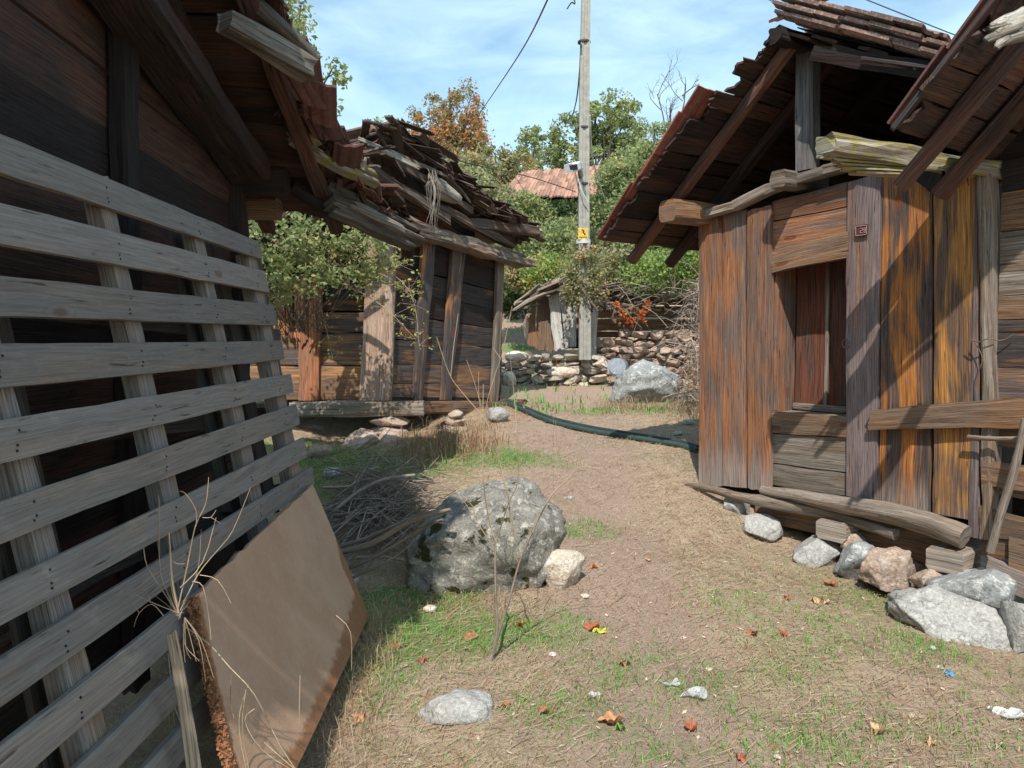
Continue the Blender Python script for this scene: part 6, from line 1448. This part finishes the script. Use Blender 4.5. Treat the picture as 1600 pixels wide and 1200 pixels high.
for i, (u, v, r_, mt, lb) in enumerate(FL): crumple('fallen_leaf', lb, 'leaf', G(u, v), r_*1.25, mt, i+1, group='fallen leaves on the path', rz=i*1.3, lobes=rr.choice([3, 5]), asp=rr.uniform(.7, 1))
crumple('leaf_rim', 'yellow green leaf tucked under the bright red curled leaf', 'leaf', G(938, 988), .026, plain('yellow_green_leaf', (.45, .45, .05), .6), 55, asp=1.6)
crumple('green_leaf', 'small green leaf under the large salmon leaf', 'leaf', G(968, 1142), .028, plain('green_leaf_surface', (.14, .24, .05), .6), 56)
def film(name, nm2, col, al): 
    m = plain(nm2, col, .12, 0, 40, .3, .9, al); m.node_tree.nodes['Principled BSDF'].inputs['Specular IOR Level'].default_value = .8 ; return m
F1 = film('f', 'clear_plastic_film', (.58, .59, .60), .65); F2 = film('f', 'white_plastic_film', (.62, .63, .63), .85); F3 = film('f', 'blue_wrapper_film', (.05, .35, .65), 1.)
crumple('plastic_film', 'crumpled clear plastic film on the path at the bottom', 'litter', G(1086, 1090), .052, F1, 61, 3, .4, .012, 1.3, 'plastic litter')
crumple('plastic_film', 'torn thin plastic shred left of the clear film', 'litter', G(1048, 1070), .034, F1, 62, 4, .5, .006, 1.5, 'plastic litter')
crumple('plastic_film', 'small clear plastic scrap in grass left of the path', 'litter', G(930, 1089), .028, F1, 63, 3, .3, .006, 1.3, 'plastic litter')
crumple('wrapper', 'small bright blue wrapper on the ground at right', 'litter', G(1482, 1055), .026, F3, 64, 3, .4, .008, 1., 'plastic litter')
crumple('wrapper', 'white scrap beside the blue wrapper', 'litter', G(1467, 1046), .022, F2, 65, 3, .4, .006, 1.3, 'plastic litter')
crumple('plastic_film', 'white plastic strip at the lower right edge', 'litter', G(1582, 1122), .060, F2, 66, 4, .5, .008, 1.4, 'plastic litter')
crumple('plastic_film', 'tiny white plastic scrap left of the white strip', 'litter', G(1546, 1110), .018, F2, 67, 3, .4, .008, 1., 'plastic litter')
crumple('plastic_film', 'tiny clear scrap below the bedrock slab', 'litter', G(1458, 1016), .020, F1, 68, 3, .4, .006, 1.3, 'plastic litter')
crumple('wood_chip', 'pale wood chip lying in the middle of the path', 'litter', G(1013, 876), .028, LP, 69, 2, .5, .004, 1.)
# twigs and chips on the ground
q_ = []; t_ = []
for k in range(900):
    x = random.uniform(-1.2, 3.); y = 2.2+7*random.random()**1.4; z = H(x, y)+.006; a = random.uniform(0, PI); s_ = random.uniform(.004, .013)
    p = V((x, y, z)); d1 = V((math.cos(a), math.sin(a), random.uniform(-.2, .3)))*s_*1.5; d2 = V((-math.sin(a), math.cos(a), random.uniform(-.3, .3)))*s_*.7; q_.append([p-d1, p-d2, p+d1, p+d2]); t_.append(random.uniform(.7, 1.4))
o = fast('wood_chips', q_, t_, plain('pale_chip', (.52, .42, .31), .8), hue=np.zeros(len(q_))); tag(o, 'tiny pale chips strewn over the trodden path', 'chips', kind='stuff')
mb = MB()
for k in range(150):
    x = random.uniform(-1, 3.); y = 2.4+6*random.random()**1.3; a = random.uniform(0, PI); l_ = random.uniform(.04, .16); p = V((x, y, H(x, y)+.006)); e = V((x+math.cos(a)*l_, y+math.sin(a)*l_, 0)); e.z = H(e.x, e.y)+.01
    tube(mb, smoothpts([p, (p+e)/2+V((random.uniform(-.01, .01), random.uniform(-.01, .01), .006)), e], 2), .0018, 4, tint=random.uniform(.5, 1.2))
o = mb.build('ground_twigs', W_STICK); tag(o, 'short dry twigs scattered over the ground', 'twigs', kind='stuff')
o = None
for x in bpy.data.objects:
    if x.parent is None and x.type == 'MESH' and not x.get('label') and not x.get('kind'): print('UNLABELLED', x.name)
